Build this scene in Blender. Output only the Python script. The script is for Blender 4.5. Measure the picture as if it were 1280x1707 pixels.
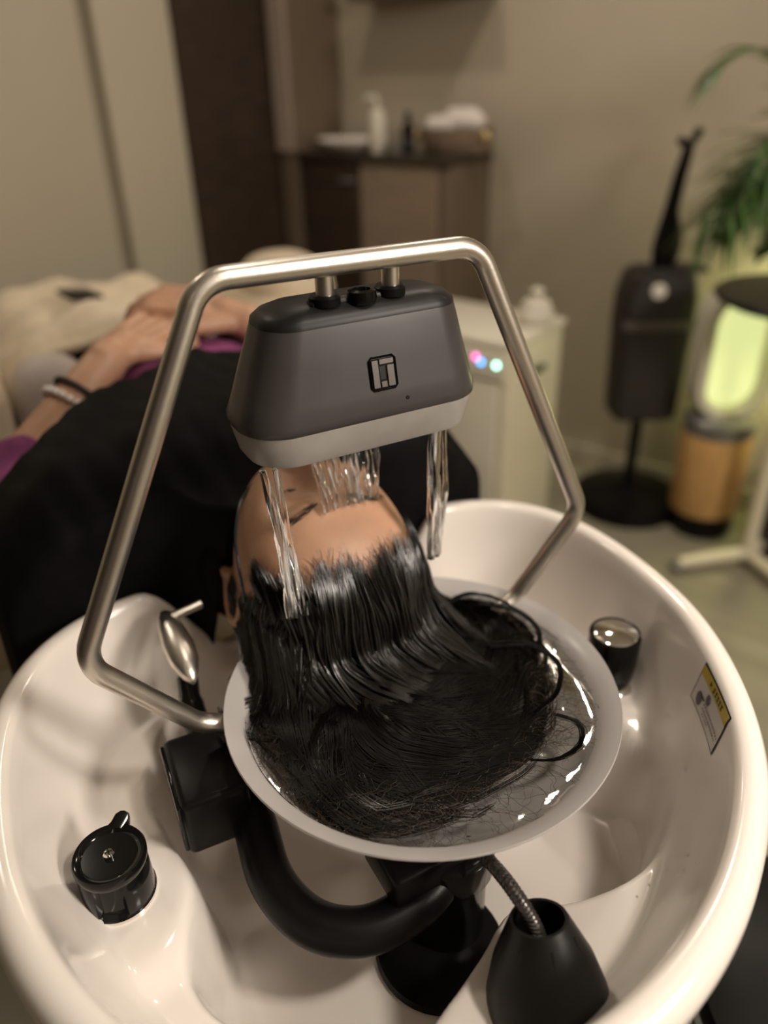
import bpy, bmesh, math, random
import numpy as np
from mathutils import Matrix, Vector
from mathutils.bvhtree import BVHTree

random.seed(7)
rng = np.random.default_rng(7)
for o in list(bpy.data.objects):
    bpy.data.objects.remove(o)
scene = bpy.context.scene
COL = scene.collection
PI = math.pi
R = math.radians

# ------------------------------------------------------------------ camera
F_PX = 1280.0
CAM_POS = Vector((0, 0, 1.28))
down = Vector((65.0, -2246.5, -F_PX)).normalized()      # world "down" seen from the camera
upc = -down
fwc = Vector((0, 0, -1)); fwc = (fwc - upc * fwc.dot(upc)).normalized()
rtc = fwc.cross(upc)
camd = bpy.data.cameras.new('camera')
camo = bpy.data.objects.new('camera', camd)
COL.objects.link(camo)
camo.matrix_world = Matrix.Translation(CAM_POS) @ Matrix((rtc, fwc, upc)).to_4x4()
camd.sensor_fit = 'VERTICAL'
camd.sensor_height = 36.0
camd.lens = F_PX / 1707.0 * 36.0
camd.clip_start = 0.02
camd.dof.use_dof = True
camd.dof.focus_distance = 0.61
camd.dof.aperture_fstop = 1.95
scene.camera = camo

# ------------------------------------------------------------------ world, lights, exposure
world = bpy.data.worlds.new('world')
scene.world = world
world.use_nodes = True
world.node_tree.nodes['Background'].inputs[0].default_value = (1.0, 0.85, 0.66, 1)
world.node_tree.nodes['Background'].inputs[1].default_value = 0.02
vs = scene.view_settings
vs.view_transform = 'Standard'
vs.look = 'None'
vs.exposure = 0.0
vs.gamma = 1.0
vs.use_curve_mapping = False

CEIL = 2.40
WARM = (1.0, 0.87, 0.72)
SOFT = (1.0, 0.90, 0.79)
# ceiling downlights of the room, the rear pair added as fill: world x, y, power, spot cone, radius, colour, label
DOWNLIGHTS = [
    (0.92, 0.02, 105, 125, 0.12, SOFT, 'recessed warm ceiling downlight above the right side of the basin'),
    (-1.10, 1.55, 21, 150, 0.06, WARM, 'recessed warm ceiling downlight above the left wall panels'),
    (0.45, 2.05, 30, 150, 0.06, WARM, 'recessed warm ceiling downlight in front of the back wall'),
    (-0.20, 2.35, 17, 150, 0.06, WARM, 'recessed warm ceiling downlight near the counter and dark door'),
    (0.05, 0.95, 10, 150, 0.06, WARM, 'recessed warm ceiling downlight above the couch'),
    (-0.40, -1.30, 5, 160, 0.08, WARM, 'unseen fill downlight added close to the wall behind the viewer'),  # fill put in for reflections on the rinse head, arch and hair
    (0.75, -1.30, 9, 160, 0.08, WARM, 'unseen fill downlight added in the corner behind the viewer'),  # added fill as well, reflecting from the right-hand corner
]

# wall lamp on the right wall beside the viewer: room-frame position, aim point (world), power
SCONCE = ((1.56, 0.75, 1.80), (0.0, 0.55, 0.85), 30.0)

# ------------------------------------------------------------------ frames
# B: basin frame (x across the basin, y along the body towards the feet); R: room frame; W: world
TH = R(28.0)
FR = {'B': (Vector((0, 0.5, 0)), TH), 'R': (Vector((0, 0, 0)), R(-40)), 'W': (Vector((0, 0, 0)), 0.0)}


def to_world(fr, p):
    o, a = FR[fr]
    c, s = math.cos(a), math.sin(a)
    return Vector((o.x + p[0] * c - p[1] * s, o.y + p[0] * s + p[1] * c, o.z + p[2]))


INFO = {}


def thing(name, label, cat, base=(0, 0, 0), fr='W', group=None, kind=None):
    o = bpy.data.objects.new(name, None)
    o.empty_display_size = 0.05
    COL.objects.link(o)
    o.location = to_world(fr, base)
    o.rotation_euler = (0, 0, FR[fr][1])
    tag(o, label, cat, group, kind)
    INFO[o] = (Vector(base), fr)
    return o


def tag(o, label=None, cat=None, group=None, kind=None):
    if label: o['label'] = label
    if cat: o['category'] = cat
    if group: o['group'] = group
    if kind: o['kind'] = kind
    return o


def mesh_of(name, geom, mat, smooth=True, sharp=38):
    v, f = geom
    me = bpy.data.meshes.new(name)
    if isinstance(f, np.ndarray):
        n, k = f.shape
        me.vertices.add(len(v)); me.vertices.foreach_set('co', np.asarray(v, dtype=np.float32).ravel())
        me.loops.add(n * k); me.loops.foreach_set('vertex_index', f.astype(np.int32).ravel())
        me.polygons.add(n)
        me.polygons.foreach_set('loop_start', np.arange(0, n * k, k, dtype=np.int32))
        me.update(calc_edges=True)
    else:
        me.from_pydata([tuple(map(float, p)) for p in v], [], [tuple(map(int, q)) for q in f])
        me.update()
    if smooth:
        me.polygons.foreach_set('use_smooth', np.ones(len(me.polygons), dtype=bool))
        if sharp:
            me.set_sharp_from_angle(angle=R(sharp))
    if mat:
        me.materials.append(mat)
    return me


def shift(geom, b):
    v, f = geom
    return (np.asarray(v, dtype=float).reshape(-1, 3) - np.array(b), f)


def part(name, geom, mat, parent, smooth=True, sharp=38, label=None, kind=None):
    base, fr = INFO[parent]
    me = mesh_of(name, shift(geom, base), mat, smooth, sharp)
    o = bpy.data.objects.new(name, me)
    COL.objects.link(o)
    o.parent = parent
    INFO[o] = (base, fr)
    if label: o['label'] = label
    if kind: o['kind'] = kind
    return o


def solo(name, geom, mat, label, cat, base=(0, 0, 0), fr='W', group=None, kind=None, smooth=True, sharp=38):
    me = mesh_of(name, shift(geom, base), mat, smooth, sharp)
    o = bpy.data.objects.new(name, me)
    COL.objects.link(o)
    o.location = to_world(fr, base)
    o.rotation_euler = (0, 0, FR[fr][1])
    tag(o, label, cat, group, kind)
    INFO[o] = (Vector(base), fr)
    return o


def struct(name, geom, mat, fr='W', label=None, cat=None, parent=None, smooth=False):
    if parent is None:
        return solo(name, geom, mat, label, cat, (0, 0, 0), fr, None, 'structure', smooth)
    return part(name, geom, mat, parent, smooth)


# ------------------------------------------------------------------ geometry
def join(*gs):
    V, Fc, n = [], [], 0
    for v, f in gs:
        v = np.asarray(v, dtype=float).reshape(-1, 3)
        V.append(v)
        Fc += [tuple(int(i) + n for i in q) for q in f]
        n += len(v)
    return np.concatenate(V), Fc


def from_bm(bm):
    bm.verts.ensure_lookup_table()
    v = [tuple(x.co) for x in bm.verts]
    f = [[y.index for y in x.verts] for x in bm.faces]
    bm.free()
    return np.array(v), f


def box(x0, x1, y0, y1, z0, z1, bev=0.0, seg=2):
    bm = bmesh.new()
    bmesh.ops.create_cube(bm, size=1.0)
    bmesh.ops.scale(bm, vec=(x1 - x0, y1 - y0, z1 - z0), verts=bm.verts)
    bmesh.ops.translate(bm, vec=((x0 + x1) / 2, (y0 + y1) / 2, (z0 + z1) / 2), verts=bm.verts)
    if bev > 0:
        bmesh.ops.bevel(bm, geom=list(bm.edges), offset=bev, segments=seg, profile=0.5, affect='EDGES')
    bm.verts.index_update()
    return from_bm(bm)


def xf(geom, loc=(0, 0, 0), rot=(0, 0, 0), pivot=(0, 0, 0)):
    v, f = geom
    v = np.asarray(v, dtype=float).reshape(-1, 3) - np.array(pivot)
    from mathutils import Euler
    m = np.array(Euler(rot, 'XYZ').to_matrix())
    return v @ m.T + np.array(pivot) + np.array(loc), f


def loft(loops, cap0=True, cap1=True, closed=True):
    n = len(loops[0]); V = np.concatenate([np.asarray(l, dtype=float) for l in loops]); Fc = []
    for i in range(len(loops) - 1):
        for j in range(n if closed else n - 1):
            k = (j + 1) % n
            Fc.append((i * n + j, i * n + k, (i + 1) * n + k, (i + 1) * n + j))
    if cap0: Fc.append(tuple(range(n - 1, -1, -1)))
    if cap1: Fc.append(tuple(range((len(loops) - 1) * n, len(loops) * n)))
    return V, Fc


def lathe(prof, c=(0, 0, 0), n=32, axis='z'):
    loops = []
    for r, z in prof:
        a = np.linspace(0, 2 * PI, n, endpoint=False)
        r = max(r, 1e-5)
        loops.append(np.stack([c[0] + r * np.cos(a), c[1] + r * np.sin(a), np.full(n, c[2] + z)], 1))
    return loft(loops)


def tube(path, r, n=14, flat=1.0):
    P = np.asarray(path, dtype=float)
    K = len(P)
    r = np.full(K, r) if np.isscalar(r) else np.asarray(r, dtype=float)
    T = np.gradient(P, axis=0)
    T /= np.linalg.norm(T, axis=1)[:, None] + 1e-12
    ref = np.array([0, 0, 1.0]) if abs(T[0][2]) < 0.9 else np.array([1.0, 0, 0])
    N = np.cross(T[0], ref); N /= np.linalg.norm(N)
    loops = []
    for i in range(K):
        N = N - T[i] * N.dot(T[i]); N /= np.linalg.norm(N)
        Bn = np.cross(T[i], N)
        a = np.linspace(0, 2 * PI, n, endpoint=False)
        loops.append(P[i] + r[i] * (np.cos(a)[:, None] * N + flat * np.sin(a)[:, None] * Bn))
    return loft(loops)


def spline(pts, n=24):
    """Catmull-Rom through the points"""
    P = np.asarray(pts, dtype=float)
    P = np.vstack([2 * P[0] - P[1], P, 2 * P[-1] - P[-2]])
    m = len(P) - 3
    t = np.linspace(0, m, n); out = []
    for q in t:
        i = min(int(q), m - 1); u = q - i
        a, b, c, d = P[i], P[i + 1], P[i + 2], P[i + 3]
        out.append(0.5 * (2 * b + (c - a) * u + (2 * a - 5 * b + 4 * c - d) * u * u + (3 * b - a - 3 * c + d) * u ** 3))
    return np.array(out)


def fillet(pts, rad, seg=8):
    P = [np.array(p, dtype=float) for p in pts]
    out = [P[0]]
    for i in range(1, len(P) - 1):
        a = P[i - 1] - P[i]; b = P[i + 1] - P[i]
        la, lb = np.linalg.norm(a), np.linalg.norm(b); a /= la; b /= lb
        ang = math.acos(max(-1, min(1, a.dot(b))))
        d = min(rad / math.tan(ang / 2), la * 0.48, lb * 0.48)
        rr = d * math.tan(ang / 2)
        c = P[i] + (a + b) / np.linalg.norm(a + b) * (rr / math.sin(ang / 2))
        s, e = P[i] + a * d - c, P[i] + b * d - c
        tot = math.acos(max(-1, min(1, s.dot(e) / (rr * rr))))
        for k in range(seg + 1):
            t = k / seg
            out.append(c + (math.sin((1 - t) * tot) * s + math.sin(t * tot) * e) / math.sin(tot))
    out.append(P[-1])
    # add points on long straights so shading stays even
    res = [out[0]]
    for p, q in zip(out[:-1], out[1:]):
        L = np.linalg.norm(q - p); m = max(1, int(L / 0.03))
        for k in range(1, m + 1): res.append(p + (q - p) * k / m)
    return np.array(res)


def rrect(cx, cy, hx, hy, r, z, n=8):
    pts = []
    for sx, sy, a0 in ((1, 1, 0), (-1, 1, 90), (-1, -1, 180), (1, -1, 270)):
        for k in range(n + 1):
            a = R(a0 + 90 * k / n)
            pts.append((cx + sx * (hx - r) + r * math.cos(a), cy + sy * (hy - r) + r * math.sin(a), z))
    return np.array(pts)


def ellip(c, r, nu=24, nv=14, e=1.0):
    loops = []
    for i in range(1, nv):
        p = -PI / 2 + PI * i / nv
        a = np.linspace(0, 2 * PI, nu, endpoint=False)
        cp, sp = math.cos(p), math.sin(p)
        f = lambda x: np.sign(x) * np.abs(x) ** e
        loops.append(np.stack([c[0] + r[0] * f(np.cos(a)) * cp ** e, c[1] + r[1] * f(np.sin(a)) * cp ** e,
                               np.full(nu, c[2] + r[2] * f(np.array(sp)))], 1))
    V, Fc = loft(loops, False, False)
    V = np.vstack([V, [c[0], c[1], c[2] - r[2]], [c[0], c[1], c[2] + r[2]]])
    b, t = len(V) - 2, len(V) - 1
    L = (nv - 2) * nu
    for j in range(nu):
        k = (j + 1) % nu
        Fc.append((b, k, j)); Fc.append((t, L + j, L + k))
    return V, Fc


def capsule(p, q, r0, r1, n=16, m=5):
    p, q = np.array(p, float), np.array(q, float)
    d = q - p; L = np.linalg.norm(d); d /= L
    path, rad = [], []
    for k in range(m + 1):
        a = PI / 2 * k / m
        path.append(p - d * r0 * math.cos(a)); rad.append(max(1e-4, r0 * math.sin(a)))
    for k in range(m + 1):
        a = PI / 2 * k / m
        path.append(q + d * r1 * math.sin(a)); rad.append(max(1e-4, r1 * math.cos(a)))
    return tube(np.array(path), rad, n)


def grid_surf(fn, nu, nv):
    V = [fn(i / (nu - 1), j / (nv - 1)) for i in range(nu) for j in range(nv)]
    Fc = [(i * nv + j, (i + 1) * nv + j, (i + 1) * nv + j + 1, i * nv + j + 1) for i in range(nu - 1) for j in range(nv - 1)]
    return np.array(V), Fc


def solidify(geom, t):
    """thicken an open surface along its normals"""
    bm = bmesh.new()
    vs_ = [bm.verts.new(tuple(p)) for p in geom[0]]
    for q in geom[1]: bm.faces.new([vs_[i] for i in q])
    bm.normal_update()
    bmesh.ops.solidify(bm, geom=list(bm.faces), thickness=t)
    bm.verts.index_update()
    return from_bm(bm)


def sstep(a, b, x):
    t = np.clip((np.asarray(x, float) - a) / (b - a), 0, 1)
    return t * t * (3 - 2 * t)


def strands(paths, r0, r1, r_mid=None):
    """many thin three-sided hairs in one mesh; paths (N,K,3)"""
    P = np.asarray(paths, float); N, K, _ = P.shape
    T = np.gradient(P, axis=1); T /= np.linalg.norm(T, axis=2)[..., None] + 1e-12
    ref = np.array([0.31, 0.2, 0.93]); A = np.cross(T, ref); A /= np.linalg.norm(A, axis=2)[..., None] + 1e-12
    Bn = np.cross(T, A)
    s = np.linspace(0, 1, K)
    rad = (r0 + (r1 - r0) * s)
    rad = np.broadcast_to(rad, (N, K)) if np.ndim(rad) == 1 else rad
    V = np.empty((N, K, 3, 3))
    for k in range(3):
        a = 2 * PI * k / 3
        V[:, :, k] = P + rad[..., None] * (math.cos(a) * A + math.sin(a) * Bn)
    idx = np.arange(N * K * 3).reshape(N, K, 3)
    fs = []
    for k in range(3):
        l = (k + 1) % 3
        fs.append(np.stack([idx[:, :-1, k], idx[:, :-1, l], idx[:, 1:, l], idx[:, 1:, k]], -1).reshape(-1, 4))
    return V.reshape(-1, 3), np.concatenate(fs)


def remesh(geom, voxel, smooth=4, name='tmp'):
    me = mesh_of(name, geom, None, False)
    o = bpy.data.objects.new(name, me); COL.objects.link(o)
    m = o.modifiers.new('r', 'REMESH'); m.mode = 'VOXEL'; m.voxel_size = voxel
    s = o.modifiers.new('s', 'SMOOTH'); s.factor = 0.5; s.iterations = smooth
    dg = bpy.context.evaluated_depsgraph_get()
    ev = o.evaluated_get(dg); em = ev.to_mesh()
    v = np.empty(len(em.vertices) * 3, dtype=np.float32); em.vertices.foreach_get('co', v)
    f = [tuple(p.vertices) for p in em.polygons]
    ev.to_mesh_clear()
    bpy.data.objects.remove(o); bpy.data.meshes.remove(me)
    return v.reshape(-1, 3).astype(float), f


# ------------------------------------------------------------------ materials
def pmat(name, col, rough=0.5, metal=0.0, spec=0.5, trans=0.0, ior=1.45, var=0.0, vscale=8.0, bump=0.0, bscale=60.0,
         emit=None, estr=0.0, coat=0.0, sheen=0.0, aniso=0.0, sss=0.0, stretch=None):
    m = bpy.data.materials.new(name); m.use_nodes = True
    nt = m.node_tree; b = nt.nodes['Principled BSDF']
    b.inputs['Base Color'].default_value = (*col, 1)
    b.inputs['Roughness'].default_value = rough
    b.inputs['Metallic'].default_value = metal
    b.inputs['Specular IOR Level'].default_value = spec
    b.inputs['Transmission Weight'].default_value = trans
    b.inputs['IOR'].default_value = ior
    b.inputs['Coat Weight'].default_value = coat
    b.inputs['Sheen Weight'].default_value = sheen
    b.inputs['Anisotropic'].default_value = aniso
    if sss:
        b.inputs['Subsurface Weight'].default_value = sss
        b.inputs['Subsurface Radius'].default_value = (0.012, 0.005, 0.003)
        b.inputs['Subsurface Scale'].default_value = 1.0
    if emit:
        b.inputs['Emission Color'].default_value = (*emit, 1)
        b.inputs['Emission Strength'].default_value = estr
    if var or bump:
        tc = nt.nodes.new('ShaderNodeTexCoord'); mp = nt.nodes.new('ShaderNodeMapping')
        nt.links.new(tc.outputs['Object'], mp.inputs['Vector'])
        if stretch: mp.inputs['Scale'].default_value = stretch
    if var:
        n = nt.nodes.new('ShaderNodeTexNoise'); n.inputs['Scale'].default_value = vscale; n.inputs['Detail'].default_value = 5
        nt.links.new(mp.outputs['Vector'], n.inputs['Vector'])
        r = nt.nodes.new('ShaderNodeValToRGB')
        r.color_ramp.elements[0].position = 0.3; r.color_ramp.elements[1].position = 0.7
        r.color_ramp.elements[0].color = (*[c * (1 - var) for c in col], 1)
        r.color_ramp.elements[1].color = (*[min(1, c * (1 + var)) for c in col], 1)
        nt.links.new(n.outputs['Fac'], r.inputs['Fac']); nt.links.new(r.outputs['Color'], b.inputs['Base Color'])
    if bump:
        n2 = nt.nodes.new('ShaderNodeTexNoise'); n2.inputs['Scale'].default_value = bscale; n2.inputs['Detail'].default_value = 3
        nt.links.new(mp.outputs['Vector'], n2.inputs['Vector'])
        bp = nt.nodes.new('ShaderNodeBump'); bp.inputs['Strength'].default_value = bump; bp.inputs['Distance'].default_value = 0.004
        nt.links.new(n2.outputs['Fac'], bp.inputs['Height']); nt.links.new(bp.outputs['Normal'], b.inputs['Normal'])
    return m


M = {}
M['wall'] = pmat('wall_paint', (0.47, 0.41, 0.32), 0.8, spec=0.2, var=0.05, vscale=3, bump=0.15, bscale=180)
M['panel'] = pmat('wall_panel', (0.50, 0.45, 0.35), 0.55, spec=0.3, var=0.04, vscale=2)
M['groove'] = pmat('panel_groove', (0.30, 0.26, 0.20), 0.7, spec=0.2, var=0.05)
M['ceil'] = pmat('ceiling_paint', (0.55, 0.51, 0.45), 0.9, spec=0.1, var=0.03)
M['floor'] = pmat('floor_vinyl', (0.26, 0.235, 0.17), 0.42, spec=0.4, var=0.18, vscale=3.0, stretch=(1, 6, 1))
M['dwood'] = pmat('dark_walnut', (0.038, 0.023, 0.015), 0.45, var=0.45, vscale=10, stretch=(1, 1, 14))
M['mwood'] = pmat('oak_veneer', (0.27, 0.205, 0.15), 0.45, var=0.15, vscale=10, stretch=(1, 1, 14))
M['edgewood'] = pmat('veneer_edge', (0.36, 0.29, 0.24), 0.4, var=0.08, vscale=10, stretch=(8, 8, 1))
M['sidewood'] = pmat('side_veneer', (0.15, 0.11, 0.075), 0.5, var=0.15, vscale=10, stretch=(8, 8, 1))
M['counter'] = pmat('dark_countertop', (0.04, 0.03, 0.022), 0.3, var=0.2)
M['ceramic'] = pmat('glazed_ceramic', (0.80, 0.74, 0.68), 0.14, spec=0.5, var=0.012, vscale=4, coat=0.2)
M['steel'] = pmat('brushed_steel', (0.72, 0.67, 0.60), 0.33, metal=1.0, var=0.05, vscale=40, bump=0.03, bscale=500)
M['chrome'] = pmat('chrome', (0.8, 0.78, 0.75), 0.08, metal=1.0, var=0.02)
M['blackmatte'] = pmat('black_matte_plastic', (0.006, 0.0055, 0.0055), 0.32, spec=0.16, var=0.25, vscale=25, bump=0.05, bscale=900)
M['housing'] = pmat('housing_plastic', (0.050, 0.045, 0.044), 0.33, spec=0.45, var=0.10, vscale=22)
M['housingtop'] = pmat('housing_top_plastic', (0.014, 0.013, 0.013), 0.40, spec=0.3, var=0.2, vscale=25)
M['band'] = pmat('grey_band_plastic', (0.31, 0.285, 0.26), 0.34, var=0.12, vscale=30)
M['blackgloss'] = pmat('black_gloss_plastic', (0.005, 0.0045, 0.0045), 0.10, spec=0.3, var=0.1)
M['rubber'] = pmat('black_rubber', (0.007, 0.0065, 0.006), 0.40, spec=0.3, var=0.2, vscale=30)
M['hair'] = pmat('wet_black_hair', (0.010, 0.008, 0.0068), 0.30, spec=0.62, coat=0.05, var=0.3, vscale=200)
M['hairdull'] = pmat('floating_black_hair', (0.0035, 0.0028, 0.0023), 0.36, spec=0.16, var=0.4, vscale=120)
M['hairbrown'] = pmat('frizzy_hair_ends', (0.030, 0.019, 0.012), 0.45, spec=0.3, var=0.3, vscale=120)
M['skin'] = pmat('skin', (0.50, 0.285, 0.18), 0.42, spec=0.4, var=0.08, vscale=30, sss=0.12, bump=0.06, bscale=350)
M['cape'] = pmat('black_cape_fabric', (0.0035, 0.0033, 0.0036), 0.65, spec=0.10, var=0.25, vscale=60, bump=0.12, bscale=900)
M['purple'] = pmat('purple_cotton', (0.21, 0.055, 0.145), 0.85, spec=0.15, var=0.22, vscale=30, bump=0.2, bscale=300)
M['trouser'] = pmat('dark_trousers', (0.03, 0.03, 0.035), 0.85, spec=0.15, var=0.2)
M['leather'] = pmat('beige_leather', (0.60, 0.50, 0.37), 0.55, spec=0.35, var=0.06, vscale=14, bump=0.15, bscale=120)
M['blanket'] = pmat('beige_fleece', (0.62, 0.52, 0.38), 0.9, spec=0.1, var=0.10, vscale=40, bump=0.4, bscale=160, sheen=0.2)
M['greycloth'] = pmat('grey_white_cloth', (0.50, 0.44, 0.40), 0.85, spec=0.1, var=0.06, bump=0.2, bscale=200)
M['whiteplastic'] = pmat('white_plastic', (0.66, 0.62, 0.52), 0.4, var=0.03)
M['creamplastic'] = pmat('cream_plastic', (0.60, 0.55, 0.42), 0.42, var=0.03)
M['blackbox'] = pmat('dark_appliance_plastic', (0.022, 0.019, 0.016), 0.45, var=0.2)
M['greystrip'] = pmat('dark_grey_strip', (0.10, 0.095, 0.085), 0.45, var=0.1)
M['copper'] = pmat('wood_tone_cylinder', (0.50, 0.29, 0.11), 0.4, var=0.18, vscale=14, stretch=(8, 8, 1))
M['greymetal'] = pmat('grey_metal', (0.23, 0.22, 0.21), 0.35, metal=0.6, var=0.05)
M['cream'] = pmat('cream_painted_metal', (0.68, 0.62, 0.46), 0.4, var=0.03)
M['leaf'] = pmat('palm_leaf', (0.06, 0.13, 0.025), 0.45, var=0.35, vscale=20)
M['stem'] = pmat('green_stem', (0.13, 0.17, 0.05), 0.5, var=0.2)
M['terracotta'] = pmat('dark_pot', (0.05, 0.045, 0.04), 0.5, var=0.2)
M['soil'] = pmat('soil', (0.03, 0.02, 0.013), 0.95, var=0.4, vscale=60)
M['basket'] = pmat('woven_basket', (0.20, 0.145, 0.10), 0.7, var=0.25, vscale=60, bump=0.4, bscale=200)
M['towel'] = pmat('white_towel', (0.70, 0.65, 0.60), 0.95, spec=0.05, var=0.05, bump=0.4, bscale=300)
M['brass'] = pmat('brass', (0.75, 0.58, 0.30), 0.2, metal=1.0, var=0.05)
M['bead'] = pmat('pearl_bead', (0.80, 0.74, 0.68), 0.22, coat=0.4, var=0.03)
M['fabricband'] = pmat('dark_elastic', (0.035, 0.025, 0.02), 0.8, var=0.2)
M['wire'] = pmat('dark_wire', (0.025, 0.028, 0.04), 0.2, spec=0.7, var=0.1)
M['labelwhite'] = pmat('label_film', (0.62, 0.58, 0.54), 0.3, var=0.02)
M['labelyellow'] = pmat('label_yellow', (0.50, 0.37, 0.03), 0.3, var=0.05)
M['ink'] = pmat('label_ink', (0.025, 0.02, 0.018), 0.4, var=0.1)
M['inkgrey'] = pmat('label_grey_ink', (0.13, 0.10, 0.11), 0.4, var=0.1)
M['dot'] = pmat('dark_hole', (0.004, 0.004, 0.004), 0.6, var=0.1)
M['logo'] = pmat('brushed_logo_metal', (0.12, 0.11, 0.105), 0.34, metal=0.9, var=0.1)
M['lamp'] = pmat('downlight_lens', (0.9, 0.85, 0.75), 0.4, emit=WARM, estr=12.0, var=0.01)
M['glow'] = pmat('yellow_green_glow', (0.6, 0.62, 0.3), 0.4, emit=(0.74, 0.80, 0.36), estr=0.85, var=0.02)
M['led_pink'] = pmat('pink_led', (0.5, 0.1, 0.35), 0.4, emit=(1.0, 0.16, 0.58), estr=5, var=0.01)
M['led_blue'] = pmat('blue_led', (0.1, 0.3, 0.6), 0.4, emit=(0.06, 0.42, 1.0), estr=6, var=0.01)
M['led_green'] = pmat('green_led', (0.3, 0.6, 0.5), 0.4, emit=(0.42, 1.0, 0.76), estr=8, var=0.01)
M['water'] = pmat('clear_water', (1, 1, 1), 0.02, trans=1.0, ior=1.33, bump=0.0)
M['lash'] = pmat('brow_hair', (0.02, 0.013, 0.009), 0.6, var=0.2)
M['braid'] = pmat('braided_hose', (0.10, 0.09, 0.085), 0.28, metal=0.7, var=0.5, vscale=300)


def bowl_material():
    m = pmat('translucent_grey_plastic', (0.60, 0.565, 0.545), 0.22, spec=0.5, var=0.04, vscale=6)
    nt = m.node_tree; b = nt.nodes['Principled BSDF']; out = nt.nodes['Material Output']
    t = nt.nodes.new('ShaderNodeBsdfTranslucent'); t.inputs['Color'].default_value = (0.58, 0.55, 0.53, 1)
    mx = nt.nodes.new('ShaderNodeMixShader'); mx.inputs[0].default_value = 0.30
    nt.links.new(b.outputs[0], mx.inputs[1]); nt.links.new(t.outputs[0], mx.inputs[2]); nt.links.new(mx.outputs[0], out.inputs['Surface'])
    return m


M['bowl'] = bowl_material()


def glint_streak_material():
    m = pmat('falling_water_painted_glints', (1, 1, 1), 0.03, trans=1.0, ior=1.33)
    nt = m.node_tree; b = nt.nodes['Principled BSDF']; out = nt.nodes['Material Output']
    d = nt.nodes.new('ShaderNodeBsdfDiffuse'); d.inputs['Color'].default_value = (0.85, 0.83, 0.80, 1)  # white streaks painted in for the reflections that falling water catches
    tc = nt.nodes.new('ShaderNodeTexCoord'); mp = nt.nodes.new('ShaderNodeMapping'); mp.inputs['Scale'].default_value = (260, 260, 14)
    n = nt.nodes.new('ShaderNodeTexNoise'); n.inputs['Scale'].default_value = 1.0; n.inputs['Detail'].default_value = 3
    r = nt.nodes.new('ShaderNodeMapRange'); r.inputs[1].default_value = 0.50; r.inputs[2].default_value = 0.72; r.inputs[3].default_value = 0.0; r.inputs[4].default_value = 0.62
    mx = nt.nodes.new('ShaderNodeMixShader')
    nt.links.new(tc.outputs['Object'], mp.inputs['Vector']); nt.links.new(mp.outputs['Vector'], n.inputs['Vector']); nt.links.new(n.outputs['Fac'], r.inputs[0])
    nt.links.new(r.outputs[0], mx.inputs[0]); nt.links.new(b.outputs[0], mx.inputs[1]); nt.links.new(d.outputs[0], mx.inputs[2]); nt.links.new(mx.outputs[0], out.inputs['Surface'])
    return m


M['stream'] = glint_streak_material()


def film_material():
    m = pmat('still_water_film', (1, 1, 1), 0.03)
    nt = m.node_tree; out = nt.nodes['Material Output']
    t = nt.nodes.new('ShaderNodeBsdfTransparent'); t.inputs['Color'].default_value = (0.94, 0.94, 0.93, 1)
    g = nt.nodes.new('ShaderNodeBsdfGlossy'); g.inputs['Roughness'].default_value = 0.03
    f = nt.nodes.new('ShaderNodeFresnel'); f.inputs['IOR'].default_value = 1.33
    mx = nt.nodes.new('ShaderNodeMixShader')
    nt.links.new(f.outputs[0], mx.inputs[0]); nt.links.new(t.outputs[0], mx.inputs[1]); nt.links.new(g.outputs[0], mx.inputs[2]); nt.links.new(mx.outputs[0], out.inputs['Surface'])
    return m


M['film'] = film_material()

# ------------------------------------------------------------------ the room (room frame: x along back wall, y towards it)
WB, WL, WR, WF = 2.458, -2.30, 1.60, -1.60
struct('floor', box(WL - 0.1, WR + 0.1, WF - 0.1, WB + 0.1, -0.1, 0.0), M['floor'], 'R', 'greenish beige vinyl floor around the basin', 'floor')
struct('ceiling', box(WL - 0.1, WR + 0.1, WF - 0.1, WB + 0.1, CEIL, CEIL + 0.1), M['ceil'], 'R', 'plain warm white ceiling overhead', 'ceiling')
struct('wall_back', box(WL - 0.1, WR + 0.1, WB, WB + 0.1, 0, CEIL), M['wall'], 'R', 'beige painted wall behind the counter and plants', 'wall')
struct('wall_right', box(WR, WR + 0.1, WF, WB, 0, CEIL), M['wall'], 'R', 'beige painted wall on the right of the room', 'wall')
struct('wall_front', box(WL, WR, WF - 0.1, WF, 0, CEIL), M['dwood'], 'R', 'unseen wall behind the viewer, coloured dark to dim reflections', 'wall')  # dark finish put in so the rinse head reflects less light from behind
wl = struct('wall_left', box(WL - 0.1, WL - 0.03, WF, WB, 0, CEIL), M['groove'], 'R', 'wall of smooth beige panels with a recessed vertical joint', 'wall')
for n0, n1 in ((-1.58, -0.66), (-0.612, 0.40), (0.448, 1.455), (1.503, 1.775)):
    part('wall_panel', box(WL - 0.03, WL, n0, n1, 0.0, CEIL, 0.004, 2), M['panel'], wl)
part('wall_panel', box(WL - 0.03, WL, 2.36, WB, 0.0, CEIL, 0.002, 1), M['dwood'], wl)
d1 = struct('door_1', box(WL - 0.025, WL - 0.005, 1.785, 2.36, 0.0, CEIL - 0.004), M['dwood'], 'R', 'dark walnut door with horizontal grain beside the beige panels', 'door')
part('door_handle', tube(fillet([(WL - 0.005, 2.30, 1.0), (WL + 0.04, 2.30, 1.0), (WL + 0.04, 2.19, 1.0)], 0.012), 0.008, 10), M['greymetal'], d1)
struct('baseboard_back', box(-1.53, WR, WB - 0.012, WB, 0, 0.07, 0.003, 1), M['panel'], 'R', 'low beige baseboard along the back wall', 'baseboard')
struct('trim_1', box(-2.03, -1.53, WB - 0.16, WB - 0.002, 1.492, 1.52, 0.003, 1), M['sidewood'], 'R', 'dark wooden shelf board on the back wall above the counter', 'shelf')

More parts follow.
